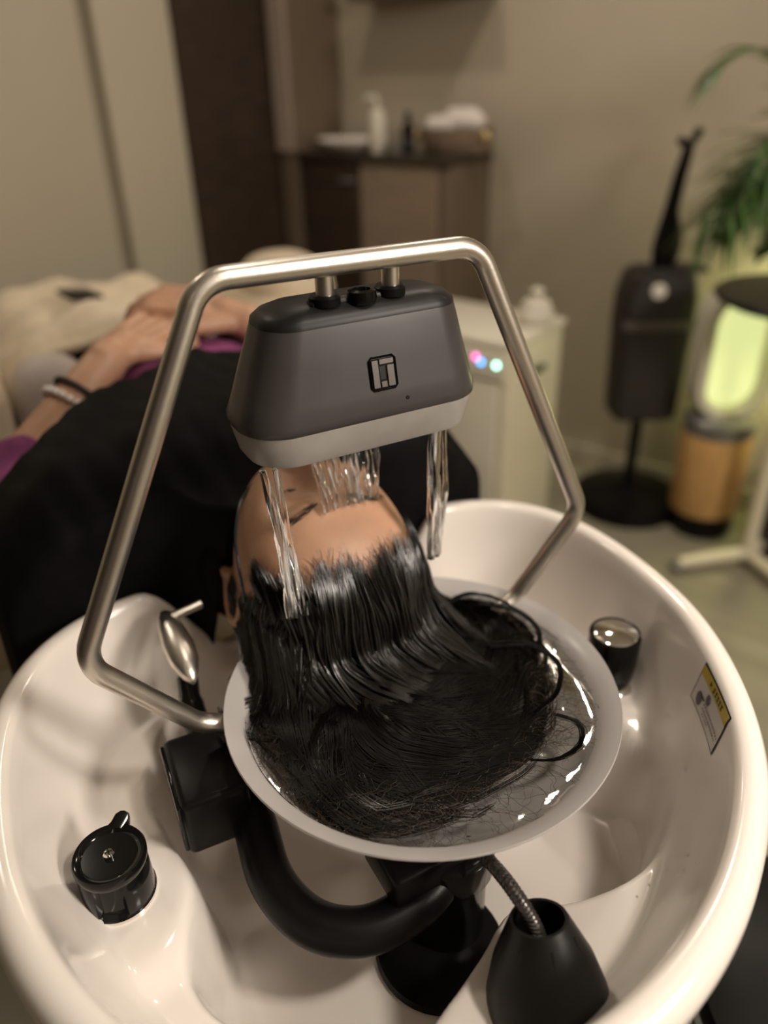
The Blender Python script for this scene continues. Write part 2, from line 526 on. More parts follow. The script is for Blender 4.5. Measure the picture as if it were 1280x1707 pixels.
# ceiling downlights
for x, y, pw, cone, rad, colr, lab in DOWNLIGHTS:
    t = thing('ceiling_downlight', lab, 'downlight', (x, y, CEIL - 0.012), 'W', 'ceiling downlights')
    part('bezel', lathe([(0.045, 0.0), (0.062, 0.0), (0.062, 0.008), (0.045, 0.011)], (x, y, CEIL - 0.012), 28), M['whiteplastic'], t)
    part('lens', lathe([(0.0, 0.003), (0.044, 0.003), (0.044, 0.009), (0.0, 0.009)], (x, y, CEIL - 0.012), 28), M['lamp'], t)
    ld = bpy.data.lights.new('downlight_beam', 'SPOT'); ld.energy = pw; ld.color = colr
    ld.spot_size = R(cone); ld.spot_blend = 0.9; ld.shadow_soft_size = rad
    lo = bpy.data.objects.new('downlight_beam', ld); COL.objects.link(lo); lo.parent = t
    lo.location = (0, 0, -0.02)

# wall lamp
sc_p, sc_aim, sc_w = SCONCE
wl_ = thing('wall_lamp', 'frosted drum wall lamp on the right wall beside the viewer', 'lamp', sc_p, 'R')
part('back_plate', box(sc_p[0] + 0.015, WR - 0.001, sc_p[1] - 0.06, sc_p[1] + 0.06, sc_p[2] - 0.09, sc_p[2] + 0.09, 0.004, 2), M['greymetal'], wl_)
part('shade', lathe([(0.0, -0.085), (0.052, -0.085), (0.055, -0.080), (0.055, 0.080), (0.052, 0.085), (0.0, 0.085)], (sc_p[0] - 0.045, sc_p[1], sc_p[2]), 30), M['lamp'], wl_)
ld = bpy.data.lights.new('wall_lamp_light', 'AREA'); ld.shape = 'DISK'; ld.size = 0.50; ld.energy = sc_w; ld.color = SOFT
lo = bpy.data.objects.new('wall_lamp_light', ld); COL.objects.link(lo)
lo.parent = wl_
_d = Vector(sc_aim) - to_world('R', (sc_p[0] - 0.12, sc_p[1], sc_p[2]))
lo.location = (-0.12, 0, 0)
lo.rotation_euler = (Matrix.Rotation(-FR['R'][1], 3, 'Z') @ _d.to_track_quat('-Z', 'Y').to_matrix()).to_euler()

# ------------------------------------------------------------------ shampoo basin
BC = np.array([0.01, -0.03])
WZ = 0.600      # bottom of the well
WELL = np.array([(-.150, .19), (-.195, .11), (-.195, .055), (-.187, -.009), (-.205, -.057), (-.212, -.09), (-.195, -.128), (-.150, -.175), (-.10, -.195),
                 (-.060, -.184), (-.020, -.168), (.023, -.150), (.072, -.170), (.133, -.176), (.183, -.158), (.214, -.128), (.228, -.085), (.205, -.03), (.19, .05), (.175, .15), (.11, .2), (0, .21), (-.09, .21)])


def _closed(pts, n):
    P = np.asarray(pts, float); m = len(P); out = []
    for q in np.linspace(0, m, n, endpoint=False):
        i = int(q); u = q - i
        a, b, c, d = P[(i - 1) % m], P[i % m], P[(i + 1) % m], P[(i + 2) % m]
        out.append(0.5 * (2 * b + (c - a) * u + (2 * a - 5 * b + 4 * c - d) * u * u + (3 * b - a - 3 * c + d) * u ** 3))
    return np.array(out)


WELL = _closed(WELL, 90)


def well_sd(x, y):
    """signed distance to the outline of the deep well (negative inside)"""
    p = np.stack([x, y], -1); best = np.full(x.shape, 9.0); ins = np.zeros(x.shape, bool)
    n = len(WELL)
    for i in range(n):
        a, b = WELL[i], WELL[(i + 1) % n]
        e = b - a; w = p - a
        t = np.clip((w @ e) / (e @ e), 0, 1)
        best = np.minimum(best, np.linalg.norm(w - t[..., None] * e, axis=-1))
        c = ((a[1] > y) != (b[1] > y)) & (x < (b[0] - a[0]) * (y - a[1]) / (b[1] - a[1] + 1e-12) + a[0])
        ins ^= c
    return np.where(ins, -best, best)


RIM_PTS = np.array([(-.323, -.060), (-.325, .04), (-.305, .155), (-.265, .228), (-.214, .259), (-.172, .264), (-.10, .262), (.03, .262), (.15, .262), (.225, .262), (.271, .251), (.312, .214), (.338, .16), (.342, .08), (.335, .013),
                    (.303, -.095), (.254, -.178), (.174, -.247), (.105, -.283), (.051, -.299), (-.03, -.306), (-.11, -.295), (-.19, -.262), (-.262, -.198), (-.305, -.122)])
_pa = np.arctan2(RIM_PTS[:, 1] - BC[1], RIM_PTS[:, 0] - BC[0]); _pr = np.hypot(RIM_PTS[:, 1] - BC[1], RIM_PTS[:, 0] - BC[0]) - 0.013
_o = np.argsort(_pa); _pa, _pr = _pa[_o], _pr[_o]
_ta = np.linspace(-PI, PI, 720, endpoint=False)
_tr = np.interp(_ta, np.concatenate([_pa - 2 * PI, _pa, _pa + 2 * PI]), np.tile(_pr, 3))
for _ in range(3):
    _tr = np.mean([np.roll(_tr, k_) for k_ in range(-12, 13)], axis=0)


def rim_r(ph):
    return np.interp((np.asarray(ph) + PI) % (2 * PI) - PI, np.append(_ta, PI), np.append(_tr, _tr[0]))


def rim_z(ph):
    r = rim_r(ph); x = BC[0] + r * np.cos(ph)
    notch = sstep(0.185, 0.10, np.abs(x - 0.03)) * (np.sin(ph) > 0)
    return 0.82 - 0.095 * notch - 0.02 * sstep(0.0, -0.9, np.sin(ph))


def basin_floor(x, y):
    sd = well_sd(x, y)
    z = WZ + (0.703 - WZ) * sstep(-0.016, 0.009, sd)
    z = z + 0.010 * sstep(0.075, 0.045, np.hypot((x + 0.25), (y - 0.0) * 0.8))     # pad of the left valve
    z = z + 0.016 * sstep(0.085, 0.050, np.hypot(x - 0.262, y + 0.004))            # pad of the right valve
    z = z - 0.004 * sstep(0.05, 0.0, np.hypot(x - 0.01, y - 0.0))
    return z


NPH, NIN = 260, 84
ph = np.linspace(0, 2 * PI, NPH, endpoint=False)
RR, RZ = rim_r(ph), rim_z(ph)
loops = []
for s in np.linspace(0.01, 1, NIN):
    r = (RR - 0.013) * s
    x = BC[0] + r * np.cos(ph); y = BC[1] + r * np.sin(ph)
    z = basin_floor(x, y)
    w = np.clip((0.056 - (RR - r)) / 0.043, 0, 1)
    z = z + (RZ - 0.007 - z) * w ** 1.7
    loops.append(np.stack([x, y, z], 1))
for dr, dz in ((-.0105, -.003), (-.007, -.001), (-.002, 0), (.004, -.001), (.010, -.005), (.0145, -.013), (.0150, -.024), (.012, -.045), (.004, -.08), (-.012, -.12),
               (-.04, -.165), (-.085, -.22), (-.14, -.26)):
    r = RR + dr
    zz = RZ + dz
    zz = np.maximum(zz, 0.54) if dz < -0.1 else zz
    loops.append(np.stack([BC[0] + r * np.cos(ph), BC[1] + r * np.sin(ph), zz], 1))
basin_geom = loft(loops, True, True)
basin = thing('shampoo_basin', 'large white ceramic shampoo basin with sculpted recesses and rounded rim', 'basin', (0.01, -0.03, 0.0), 'B')
part('basin_body', basin_geom, M['ceramic'], basin, sharp=0)
part('pedestal', lathe([(0.16, 0.0), (0.16, 0.03), (0.12, 0.06), (0.11, 0.5), (0.14, 0.575)], (0.01, -0.03, 0.0), 36), M['blackmatte'], basin)
part('drain_ring', lathe([(0.0, 0.006), (0.018, 0.006), (0.022, 0.010), (0.028, 0.010), (0.031, 0.004), (0.031, -0.006), (0, -0.006)], (0.01, 0.02, WZ), 28), M['chrome'], basin)
basin_bvh = BVHTree.FromPolygons([tuple(p) for p in basin_geom[0]], [tuple(q) for q in basin_geom[1]])


mk = []
for i in range(26):
    u_ = rng.uniform(0, 1)
    c_ = np.array([0.020 + 0.022 * u_, -0.301 + 0.004 * u_, 0.789]) + rng.normal(0, 0.0016, 3)
    loc_, nor_, _, _ = basin_bvh.find_nearest(Vector(c_))
    t_ = Vector((1, 0.2, 0)).cross(nor_).normalized(); b_ = nor_.cross(t_)
    l_, w_, an_ = rng.uniform(0.001, 0.003), 0.0004, rng.uniform(0, 3.1)
    d1_ = (t_ * math.cos(an_) + b_ * math.sin(an_)) * l_; d2_ = (-t_ * math.sin(an_) + b_ * math.cos(an_)) * w_
    q0 = loc_ + nor_ * 0.0004
    mk.append((np.array([tuple(q0 - d1_ - d2_), tuple(q0 + d1_ - d2_), tuple(q0 + d1_ + d2_), tuple(q0 - d1_ + d2_)]), [(0, 1, 2, 3)]))
part('worn_print', join(*mk), M['inkgrey'], basin, kind='stuff', label='worn grey print on the rim')


def floor_z(x, y):
    return float(basin_floor(np.array([x]), np.array([y]))[0])


# ------------------------------------------------------------------ left valve knob
kx, ky = -0.247, 0.006
kz = floor_z(kx, ky)
k = thing('valve_knob', 'glossy black tap knob with pointer tab and centre screw on the left deck', 'knob', (kx, ky, kz), 'B')
part('base_ring', lathe([(0.0, 0.0), (0.029, 0.0), (0.029, 0.003), (0.0, 0.003)], (kx, ky, kz), 40), M['chrome'], k)
lp = []
for z, s in ((0.003, 0.0275), (0.006, 0.0280), (0.036, 0.0272), (0.0385, 0.0262)):
    a = np.linspace(0, 2 * PI, 72, endpoint=False)
    rr = np.full(72, s)
    ang = a - R(250)
    ang = (ang + PI) % (2 * PI) - PI
    if 0.005 < z < 0.037:
        rr = rr - 0.0045 * (np.abs(ang) < 0.38)
    lp.append(np.stack([kx + rr * np.cos(a), ky + rr * np.sin(a), np.full(72, kz + z)], 1))
part('knob_body', loft(lp), M['blackgloss'], k)
lp = []
for z, s in ((0.0385, 0.0272), (0.041, 0.0280), (0.046, 0.0282), (0.0485, 0.0270), (0.0478, 0.0235), (0.0455, 0.021)):
    a = np.linspace(0, 2 * PI, 72, endpoint=False)
    d = (a - R(62) + PI) % (2 * PI) - PI
    rr = s + 0.0125 * np.exp(-(d / 0.20) ** 4) * (1 if s > 0.0235 else 0.0)
    lp.append(np.stack([kx + rr * np.cos(a), ky + rr * np.sin(a), np.full(72, kz + z)], 1))
part('knob_cap', loft(lp), M['blackgloss'], k)
sc = part('screw', lathe([(0.0, 0.0), (0.0045, 0.0), (0.0045, 0.003), (0.0033, 0.0042), (0.0, 0.0045)], (kx, ky, kz + 0.0455), 20), M['chrome'], k)
part('screw_slot', join(box(kx - 0.003, kx + 0.003, ky - 0.0006, ky + 0.0006, kz + 0.0495, kz + 0.0502), box(kx - 0.0006, kx + 0.0006, ky - 0.003, ky + 0.003, kz + 0.0495, kz + 0.0502)), M['dot'], sc)

# ------------------------------------------------------------------ right valve knob
kx, ky = 0.258, -0.008
kz = floor_z(kx, ky)
k = thing('valve_knob', 'black tap knob with a mirror chrome top on the right deck', 'knob', (kx, ky, kz), 'B')
part('base_ring', lathe([(0.0, -0.002), (0.029, -0.002), (0.030, 0.003), (0.026, 0.006), (0.0, 0.006)], (kx, ky, kz), 40), M['chrome'], k)
part('knob_body', lathe([(0.022, 0.006), (0.0235, 0.010), (0.0255, 0.030), (0.0262, 0.060), (0.0255, 0.0625), (0.0235, 0.0625)], (kx, ky, kz), 48), M['blackgloss'], k)
part('knob_cap', lathe([(0.0, 0.055), (0.0232, 0.055), (0.0232, 0.0622), (0.020, 0.0640), (0.0, 0.0650)], (kx, ky, kz), 48), M['chrome'], k, sharp=60)
part('pin', tube([(kx - 0.022, ky + 0.004, kz + 0.022), (kx - 0.034, ky + 0.006, kz + 0.022)], 0.0038, 14), M['blackgloss'], k)

# ------------------------------------------------------------------ rubber cup and braided hose
cx, cy = 0.002, -0.222
cz = 0.690
cup = thing('hose_cup', 'tapered black rubber cup standing on the front ledge of the basin', 'cup', (cx, cy, cz), 'B')
CT = dict(rot=(R(-20), R(4), 0), pivot=(cx, cy, cz + 0.02))
part('cup_body', xf(lathe([(0.0, 0.0), (0.042, 0.0), (0.0445, 0.004), (0.043, 0.022), (0.036, 0.046), (0.0230, 0.074), (0.0205, 0.079), (0.0180, 0.079), (0.019, 0.074), (0.030, 0.035), (0.0, 0.030)], (cx, cy, cz), 40), **CT), M['rubber'], cup)
for a_ in (200, 250, 300):
    p0 = np.array([cx + 0.0425 * math.cos(R(a_)), cy + 0.0425 * math.sin(R(a_)), cz + 0.022])
    p1 = np.array([cx + 0.0245 * math.cos(R(a_)), cy + 0.0245 * math.sin(R(a_)), cz + 0.071])
    part('seam_rib', xf(tube(np.linspace(p0, p1, 6), 0.0010, 8), **CT), M['rubber'], cup)
hose = thing('braided_hose', 'short braided metal hose entering the black rubber cup', 'hose', (-0.005, -0.13, 0.70), 'B')
hp = spline([(0.004, -0.100, 0.742), (0.001, -0.14, 0.765), (0.000, -0.175, 0.772), (0.002, -0.200, 0.762), (0.004, -0.212, 0.742)], 40)
part('hose_tube', tube(hp, 0.0050, 14), M['braid'], hose)
wv = []
for s_ in (1, -1):
    for k0 in range(5):
        t = np.linspace(0, 1, 110)
        pc = spline(hp[::4], 110)
        T = np.gradient(pc, axis=0); T /= np.linalg.norm(T, axis=1)[:, None]
        A = np.cross(T, [1.0, 0, 0]); A /= np.linalg.norm(A, axis=1)[:, None]; Bv = np.cross(T, A)
        an = s_ * t * 2 * PI * 7 + k0 * 2 * PI / 5
        wv.append(pc + 0.0051 * (np.cos(an)[:, None] * A + np.sin(an)[:, None] * Bv))
part('braid', strands(np.array(wv), 0.0006, 0.0006), M['braid'], hose, kind='stuff')

# ------------------------------------------------------------------ black bracket carrying the bowl
br = thing('bowl_bracket', 'black curved tube bracket with square clamp block under the bowl', 'bracket', (-0.02, -0.115, WZ), 'B')
part('clamp_block', xf(box(-0.186, -0.128, 0.006, 0.090, 0.712, 0.772, 0.007, 3), rot=(0, 0, R(-4)), pivot=(-0.155, 0.045, 0.74)), M['blackmatte'], br)
part('side_cap', xf(box(-0.1885, -0.184, 0.010, 0.086, 0.716, 0.768, 0.002, 2), rot=(0, 0, R(-4)), pivot=(-0.155, 0.045, 0.74)), M['blackgloss'], br)
part('arm_tube', tube(spline([(-0.130, 0.055, 0.735), (-0.132, 0.005, 0.724), (-0.136, -0.044, 0.708), (-0.120, -0.086, 0.698), (-0.085, -0.110, 0.694), (-0.040, -0.112, 0.697), (0.0, -0.100, 0.704)], 50), 0.0188, 20), M['blackmatte'], br)
part('post', lathe([(0.034, 0.0), (0.034, 0.082), (0.040, 0.094), (0.040, 0.124), (0.032, 0.130)], (0.005, -0.088, WZ), 30), M['blackgloss'], br)
part('base_disc', lathe([(0.0, 0.0), (0.056, 0.0), (0.058, 0.004), (0.056, 0.010), (0.040, 0.013), (0.0, 0.013)], (-0.012, -0.105, WZ), 40), M['blackmatte'], br)
part('hinge_block', box(-0.062, 0.012, -0.118, -0.060, 0.708, 0.742, 0.006, 3), M['blackmatte'], br)
part('pivot_pin', tube([(-0.125, 0.020, 0.752), (-0.088, 0.012, 0.752)], 0.009, 18), M['blackgloss'], br)
part('latch', box(-0.100, -0.097, -0.002, 0.004, 0.728, 0.750, 0.0008, 1), M['blackgloss'], br)

# ------------------------------------------------------------------ lever beside the neck
lv = thing('release_lever', 'brushed steel paddle lever with black arm on the left inside wall', 'lever', (-0.14, 0.15, 0.74), 'B')
lpts = []
for y_, hx, hz, zc_ in ((0.122, 0.002, 0.003, 0.796), (0.130, 0.008, 0.007, 0.799), (0.145, 0.0135, 0.010, 0.803), (0.165, 0.0150, 0.011, 0.808), (0.188, 0.0125, 0.010, 0.812), (0.205, 0.0100, 0.008, 0.814), (0.214, 0.0060, 0.005, 0.814)):
    a = np.linspace(0, 2 * PI, 24, endpoint=False)
    lpts.append(np.stack([-0.140 + hx * np.cos(a), np.full(24, y_), zc_ + hz * np.sin(a)], 1))
part('paddle', loft(lpts), M['steel'], lv, sharp=60)
part('pin', tube([(-0.136, 0.200, 0.818), (-0.104, 0.204, 0.820)], 0.0045, 14), M['steel'], lv)
part('lever_arm', tube(spline([(-0.140, 0.150, 0.780), (-0.146, 0.120, 0.765), (-0.144, 0.085, 0.750), (-0.138, 0.055, 0.745)], 16), [0.010] * 4 + [0.012] * 8 + [0.010] * 4, 16), M['blackgloss'], lv)

# ------------------------------------------------------------------ overhead rinse unit: steel arch with black head
AX = 0.020
ap = fillet([(AX - 0.120, 0.060, 0.775), (AX - 0.172, 0.066, 0.800), (AX - 0.247, 0.062, 0.900), (AX - 0.110, 0.092, 1.160), (AX + 0.122, 0.092, 1.158), (AX + 0.236, 0.060, 0.893), (AX + 0.172, 0.074, 0.800), (AX + 0.120, 0.072, 0.775)], 0.032, 8)
DX, DY = 0.034, 0.112
ru = thing('rinse_arch', 'brushed steel tube arch carrying a black waterfall rinse head over the basin', 'rinse unit', (AX, 0.08, 0.775), 'B')
part('arch_tube', tube(ap, 0.0087, 22), M['steel'], ru, sharp=0)


def dev_loop(z, hx, hy, r, cxo=0.0, cyo=0.0):
    return rrect(DX + cxo, DY + cyo, hx, hy, r, z, 10)


body = loft([dev_loop(1.0385, 0.1050, 0.044, 0.034), dev_loop(1.0400, 0.1075, 0.0455, 0.036), dev_loop(1.046, 0.1078, 0.0455, 0.036), dev_loop(1.060, 0.1030, 0.043, 0.034, 0.0015, 0.001), dev_loop(1.085, 0.0955, 0.0385, 0.031, 0.003, 0.002),
             dev_loop(1.108, 0.0885, 0.0345, 0.028, 0.005, 0.003), dev_loop(1.1160, 0.0860, 0.033, 0.027, 0.0055, 0.0035)], True, True)
hs = part('housing', body, M['housing'], ru, sharp=50)
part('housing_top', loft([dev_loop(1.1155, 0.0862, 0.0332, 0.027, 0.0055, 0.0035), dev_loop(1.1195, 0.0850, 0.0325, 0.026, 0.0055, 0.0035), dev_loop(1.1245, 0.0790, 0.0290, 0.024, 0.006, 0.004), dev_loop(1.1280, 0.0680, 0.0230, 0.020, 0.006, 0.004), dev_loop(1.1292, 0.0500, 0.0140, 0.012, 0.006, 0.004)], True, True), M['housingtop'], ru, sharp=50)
part('outlet_band', loft([dev_loop(1.0150, 0.0960, 0.0370, 0.030), dev_loop(1.0120, 0.0990, 0.0400, 0.032), dev_loop(1.0150, 0.1010, 0.0415, 0.034), dev_loop(1.0370, 0.1060, 0.0447, 0.0358), dev_loop(1.0388, 0.1060, 0.0447, 0.0358)], True, True), M['band'], ru, sharp=50)
# top mount: pads, ridge, thumb knob, posts
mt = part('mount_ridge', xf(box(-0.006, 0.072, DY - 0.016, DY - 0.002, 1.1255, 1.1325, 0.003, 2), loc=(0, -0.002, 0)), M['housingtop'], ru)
for px_ in (0.007, 0.064):
    part('mount_pad', lathe([(0.0, 0.0), (0.0125, 0.0), (0.0125, 0.006), (0.0105, 0.008), (0.0, 0.008)], (px_, 0.100, 1.1280), 24), M['blackmatte'], ru)
    part('post', lathe([(0.0, 0.0), (0.0072, 0.0), (0.0072, 0.026), (0.0, 0.026)], (px_, 0.0985, 1.1335), 24), M['steel'], ru)
part('thumb_knob', lathe([(0.0, 0.0), (0.011, 0.0), (0.012, 0.004), (0.011, 0.009), (0.007, 0.010), (0.0065, 0.007), (0.0, 0.007)], (0.036, 0.094, 1.1270), 24), M['blackgloss'], ru)


# front face of the housing leans back: y = y0 + slope*(z - z0)
def face_y(z):
    zs = [1.040, 1.046, 1.060, 1.085, 1.108]; ys = [DY - 0.0455, DY - 0.0455, DY + 0.001 - 0.043, DY + 0.002 - 0.0385, DY + 0.003 - 0.0345]
    return float(np.interp(z, zs, ys))


LZ, LX = 1.0745, 0.0415
lean = math.atan2(face_y(1.09) - face_y(1.06), 0.03)


def plate(x0, x1, z0, z1, d0, d1, bev=0.0008):
    """small plate on the leaning face; x,z offsets from the logo centre, d outwards"""
    g = box(x0, x1, -d1, -d0, z0, z1, bev, 1)
    v, f = xf(g, rot=(-lean, 0, 0))
    return v + np.array([LX, face_y(LZ), LZ]), f


lg = part('logo_badge', plate(-0.0118, 0.0118, -0.0138, 0.0138, -0.001, 0.0007, 0.003), M['blackmatte'], ru, label='small square metal emblem on the front')
for x0, x1, z0, z1 in ((-0.0100, -0.0038, -0.0115, 0.0110), (-0.0032, 0.0026, -0.0115, -0.0062), (0.0032, 0.0100, -0.0115, 0.0060), (-0.0032, 0.0100, 0.0066, 0.0112)):
    part('logo_plate', plate(x0, x1, z0, z1, 0.0004, 0.0018, 0.0005), M['logo'], lg)
part('logo_plate', plate(-0.0032, 0.0022, -0.0054, 0.0058, 0.0004, 0.0010, 0.0003), M['housingtop'], lg)
sv, sf = lathe([(0.0, 0.0), (0.0016, 0.0), (0.0016, 0.0008), (0.0, 0.0008)], (0, 0, 0), 14)
sv, sf = xf((sv, sf), rot=(R(90), 0, 0))
part('sensor_hole', (sv + np.array([0.061, face_y(1.0515) + 0.0002, 1.0515]), sf), M['dot'], ru)

# ------------------------------------------------------------------ translucent hair bowl with water
OX, OY, OZ = 0.034, 0.004, 0.800
BRX, BRY = 0.174, 0.174


def bowl_ring(fr_, z, dx=0.0):
    a = np.linspace(0, 2 * PI, 96, endpoint=False)
    return np.stack([OX + BRX * fr_ * np.cos(a), OY + BRY * fr_ * np.sin(a), np.full(96, OZ + z)], 1)


bprof = [(0.30, -0.058), (0.55, -0.055), (0.74, -0.044), (0.84, -0.028), (0.895, -0.012), (0.925, -0.006), (0.985, -0.002), (1.0, 0.0), (1.004, 0.0015), (1.0, 0.003),
         (0.985, 0.0015), (0.925, -0.003), (0.888, -0.010), (0.832, -0.025), (0.735, -0.040), (0.55, -0.051), (0.30, -0.054)]
bowl = thing('hair_bowl', 'translucent grey plastic bowl holding water and floating hair', 'bowl', (OX, OY, OZ - 0.058), 'B')
part('bowl_shell', loft([bowl_ring(a_, z_) for a_, z_ in bprof], True, True), M['bowl'], bowl, sharp=60)
wat = []
for q in np.linspace(0.02, 0.893, 22):
    l = bowl_ring(q, -0.0115)
    l[:, 2] += 0.0006 * np.sin(l[:, 0] * 190 + l[:, 1] * 90) * np.sin(l[:, 1] * 150) + (0.0012 if q > 0.88 else 0)
    wat.append(l)
solo('bowl_water', loft(wat, True, False), M['film'], 'clear shallow water filling the translucent bowl around the hair', 'water', (OX, OY, OZ - 0.0115), 'B', sharp=0)

# ------------------------------------------------------------------ the person
HC = np.array([0.016, 0.176, 0.838])
TL = R(12)
FV = np.array([0, -math.sin(TL), math.cos(TL)])       # face direction
UV = np.array([0, -math.cos(TL), -math.sin(TL)])      # crown direction
XV = np.array([1.0, 0, 0])
HA = np.array([0.0865, 0.1060, 0.1230])
SQ = 2.7


def skull_q(x, ax):
    return np.maximum(0.02, 1 - np.minimum(0.999, np.abs(x) / ax) ** SQ) ** (1 / SQ)


def head_pt(p):
    p = np.asarray(p, float)
    return HC + p[..., 0:1] * XV + p[..., 1:2] * FV + p[..., 2:3] * UV


def head_geom():
    nu, nv = 130, 110
    loops = []
    G = lambda d, s: np.exp(-(d / s) ** 2)
    for i in range(1, nv):
        w_ = -PI / 2 + PI * i / nv
        a = np.linspace(0, 2 * PI, nu, endpoint=False)
        x0 = HA[0] * math.sin(w_)
        q = float((1 - abs(math.sin(w_)) ** SQ) ** (1 / SQ))
        x = np.full(nu, x0)
        y = HA[1] * np.cos(a) * q
        z = HA[2] * np.sin(a) * q
        lowr = sstep(0.0, -0.115, z)
        front = sstep(-0.03, 0.06, y)
        x = x * (1 - 0.30 * lowr)
        # lower face stays forward, nape tucks in
        y = np.where(y > 0, y * (1 + 0.10 * lowr), y * (1 - 0.25 * lowr))
        fm = (y > 0.02)
        d = np.zeros(nu)
        d += 0.005 * G(z - 0.018, 0.012) * G(np.abs(x) - 0.028, 0.024)              # brow ridge
        d -= 0.012 * G(z + 0.002, 0.013) * G(np.abs(x) - 0.033, 0.017)              # eye sockets
        d += 0.007 * G(z + 0.003, 0.009) * G(np.abs(x) - 0.032, 0.013)              # closed lids
        ridge = sstep(0.012, -0.040, z) * sstep(-0.058, -0.046, z)
        d += (0.006 + 0.020 * ridge) * G(x, 0.0085 + 0.004 * ridge) * sstep(0.02, 0.0, z) * sstep(-0.060, -0.046, z)
        d += 0.006 * G(z + 0.044, 0.008) * G(np.abs(x) - 0.013, 0.007)              # nostril wings
        d += 0.006 * G(z + 0.066, 0.006) * G(x, 0.020) + 0.006 * G(z + 0.080, 0.006) * G(x, 0.018)   # lips
        d -= 0.003 * G(z + 0.0730, 0.0025) * G(x, 0.022)
        d += 0.008 * G(z + 0.106, 0.012) * G(x, 0.020)                              # chin
        d += 0.005 * G(z + 0.030, 0.020) * G(np.abs(x) - 0.048, 0.018)              # cheekbones
        y = y + d * fm * front
        loops.append(head_pt(np.stack([x, y, z], 1)))
    return loft(loops, True, True)


def ear(side):
    g = []
    c = np.array([side * 0.084, -0.012, -0.012])
    pts = [(0, 0.006, -0.026), (0, 0.000, -0.030), (0.004, -0.010, -0.020), (0.010, -0.018, 0.002), (0.012, -0.014, 0.024), (0.010, 0.000, 0.032), (0.005, 0.012, 0.024), (0.001, 0.014, 0.008)]
    P = spline([c + np.array([side * q[0], q[1], q[2]]) for q in pts], 26)
    g.append(tube(head_pt(P), [0.0045 + 0.0015 * math.sin(PI * i_ / 25) for i_ in range(26)], 10))
    q = ellip((0, 0, 0), (0.0045, 0.014, 0.024), 14, 10)
    g.append((head_pt(q[0] + c + np.array([side * 0.004, -0.001, 0.0])), q[1]))
    q = ellip((0, 0, 0), (0.0055, 0.008, 0.010), 12, 8)
    g.append((head_pt(q[0] + c + np.array([side * 0.003, 0.004, -0.028])), q[1]))
    return g


def hand(wrist, kn, updir, side, curl=0.55, reach=1.0):
    """palm from wrist to knuckles, four unequal bent fingers, thumb from the side of the palm"""
    w, kn = np.array(wrist, float), np.array(kn, float)
    d = kn - w; L = np.linalg.norm(d); d /= L
    up_ = np.array(updir, float); up_ -= d * up_.dot(d); up_ /= np.linalg.norm(up_)
    sd = np.cross(d, up_) * side
    g = [capsule(w - d * 0.01, w + d * 0.03, 0.024, 0.026)]
    for q in (-0.030, -0.010, 0.010, 0.028):
        g.append(capsule(w + d * 0.018 + sd * q * 0.6, kn + sd * q, 0.0145, 0.0115))
    lens = [(0.040, 0.026, 0.020), (0.045, 0.030, 0.022), (0.042, 0.028, 0.021), (0.033, 0.021, 0.018)]
    for q, ls in zip((0.030, 0.010, -0.010, -0.029), lens):
        p = kn + sd * q; an = 0.18
        for j, l in enumerate(ls):
            v = d * math.cos(an) - up_ * math.sin(an) + sd * q * 1.2
            v /= np.linalg.norm(v)
            e = p + v * l * reach
            g.append(capsule(p, e, 0.0092 - 0.0007 * j, 0.0086 - 0.0007 * j, 12, 4))
            p = e; an += curl
    t0 = w + d * 0.028 + sd * 0.024
    t1 = t0 + d * 0.030 + sd * 0.026 - up_ * 0.004
    t2 = t1 + d * 0.030 + sd * 0.004 - up_ * 0.006
    t3 = t2 + d * 0.022 - sd * 0.004 - up_ * 0.006
    g += [capsule(t0, t1, 0.0140, 0.0108), capsule(t1, t2, 0.0105, 0.0096), capsule(t2, t3, 0.0096, 0.0080)]
    return g


LSH, LEL, LWR, LKN = (-0.158, 0.325, 0.852), (-0.248, 0.500, 0.850), (-0.085, 0.585, 0.970), (-0.010, 0.640, 0.983)
RSH, REL, RWR, RKN = (0.186, 0.325, 0.852), (0.275, 0.500, 0.850), (0.115, 0.625, 0.975), (0.040, 0.672, 1.004)
pc = [head_geom()] + ear(-1) + ear(1)
body_parts = [
    capsule((0.014, 0.225, 0.815), (0.014, 0.320, 0.845), 0.052, 0.058),
    ellip((0.012, 0.400, 0.850), (0.162, 0.185, 0.105)), ellip((0.015, 0.600, 0.855), (0.145, 0.190, 0.098)), ellip((0.018, 0.860, 0.822), (0.160, 0.150, 0.078)),
    capsule((-0.140, 0.325, 0.850), (0.165, 0.325, 0.850), 0.060, 0.060)]
arm_parts = []
for a_, b_, c_ in ((LSH, LEL, LWR), (RSH, REL, RWR)):
    arm_parts += [capsule(a_, b_, 0.049, 0.040), capsule(b_, c_, 0.041, 0.026)]
leg_parts = []
for sx in (-1, 1):
    h_, n_, f_ = (0.018 + sx * 0.080, 0.90, 0.806), (0.018 + sx * 0.088, 1.29, 0.776), (0.018 + sx * 0.090, 1.64, 0.758)
    leg_parts += [capsule(h_, n_, 0.074, 0.054), capsule(n_, f_, 0.052, 0.038), capsule(f_, (f_[0] + sx * 0.05, f_[1] + 0.11, f_[2] + 0.02), 0.036, 0.026)]
hands = hand(LWR, LKN, (0.1, -0.2, 1), 1, 0.45) + hand(RWR, RKN, (0.0, -0.25, 1), -1, 0.55)
skin_geom = remesh(join(*(pc + body_parts + arm_parts + leg_parts + hands)), 0.0030, 3)
person = thing('person', 'person lying face up with hands folded, black cape and purple top, hair in the bowl', 'person', (0.018, 0.84, 0.735), 'B')
bd = part('body', skin_geom, M['skin'], person, sharp=0)


def inflate(seg, d):
    return seg


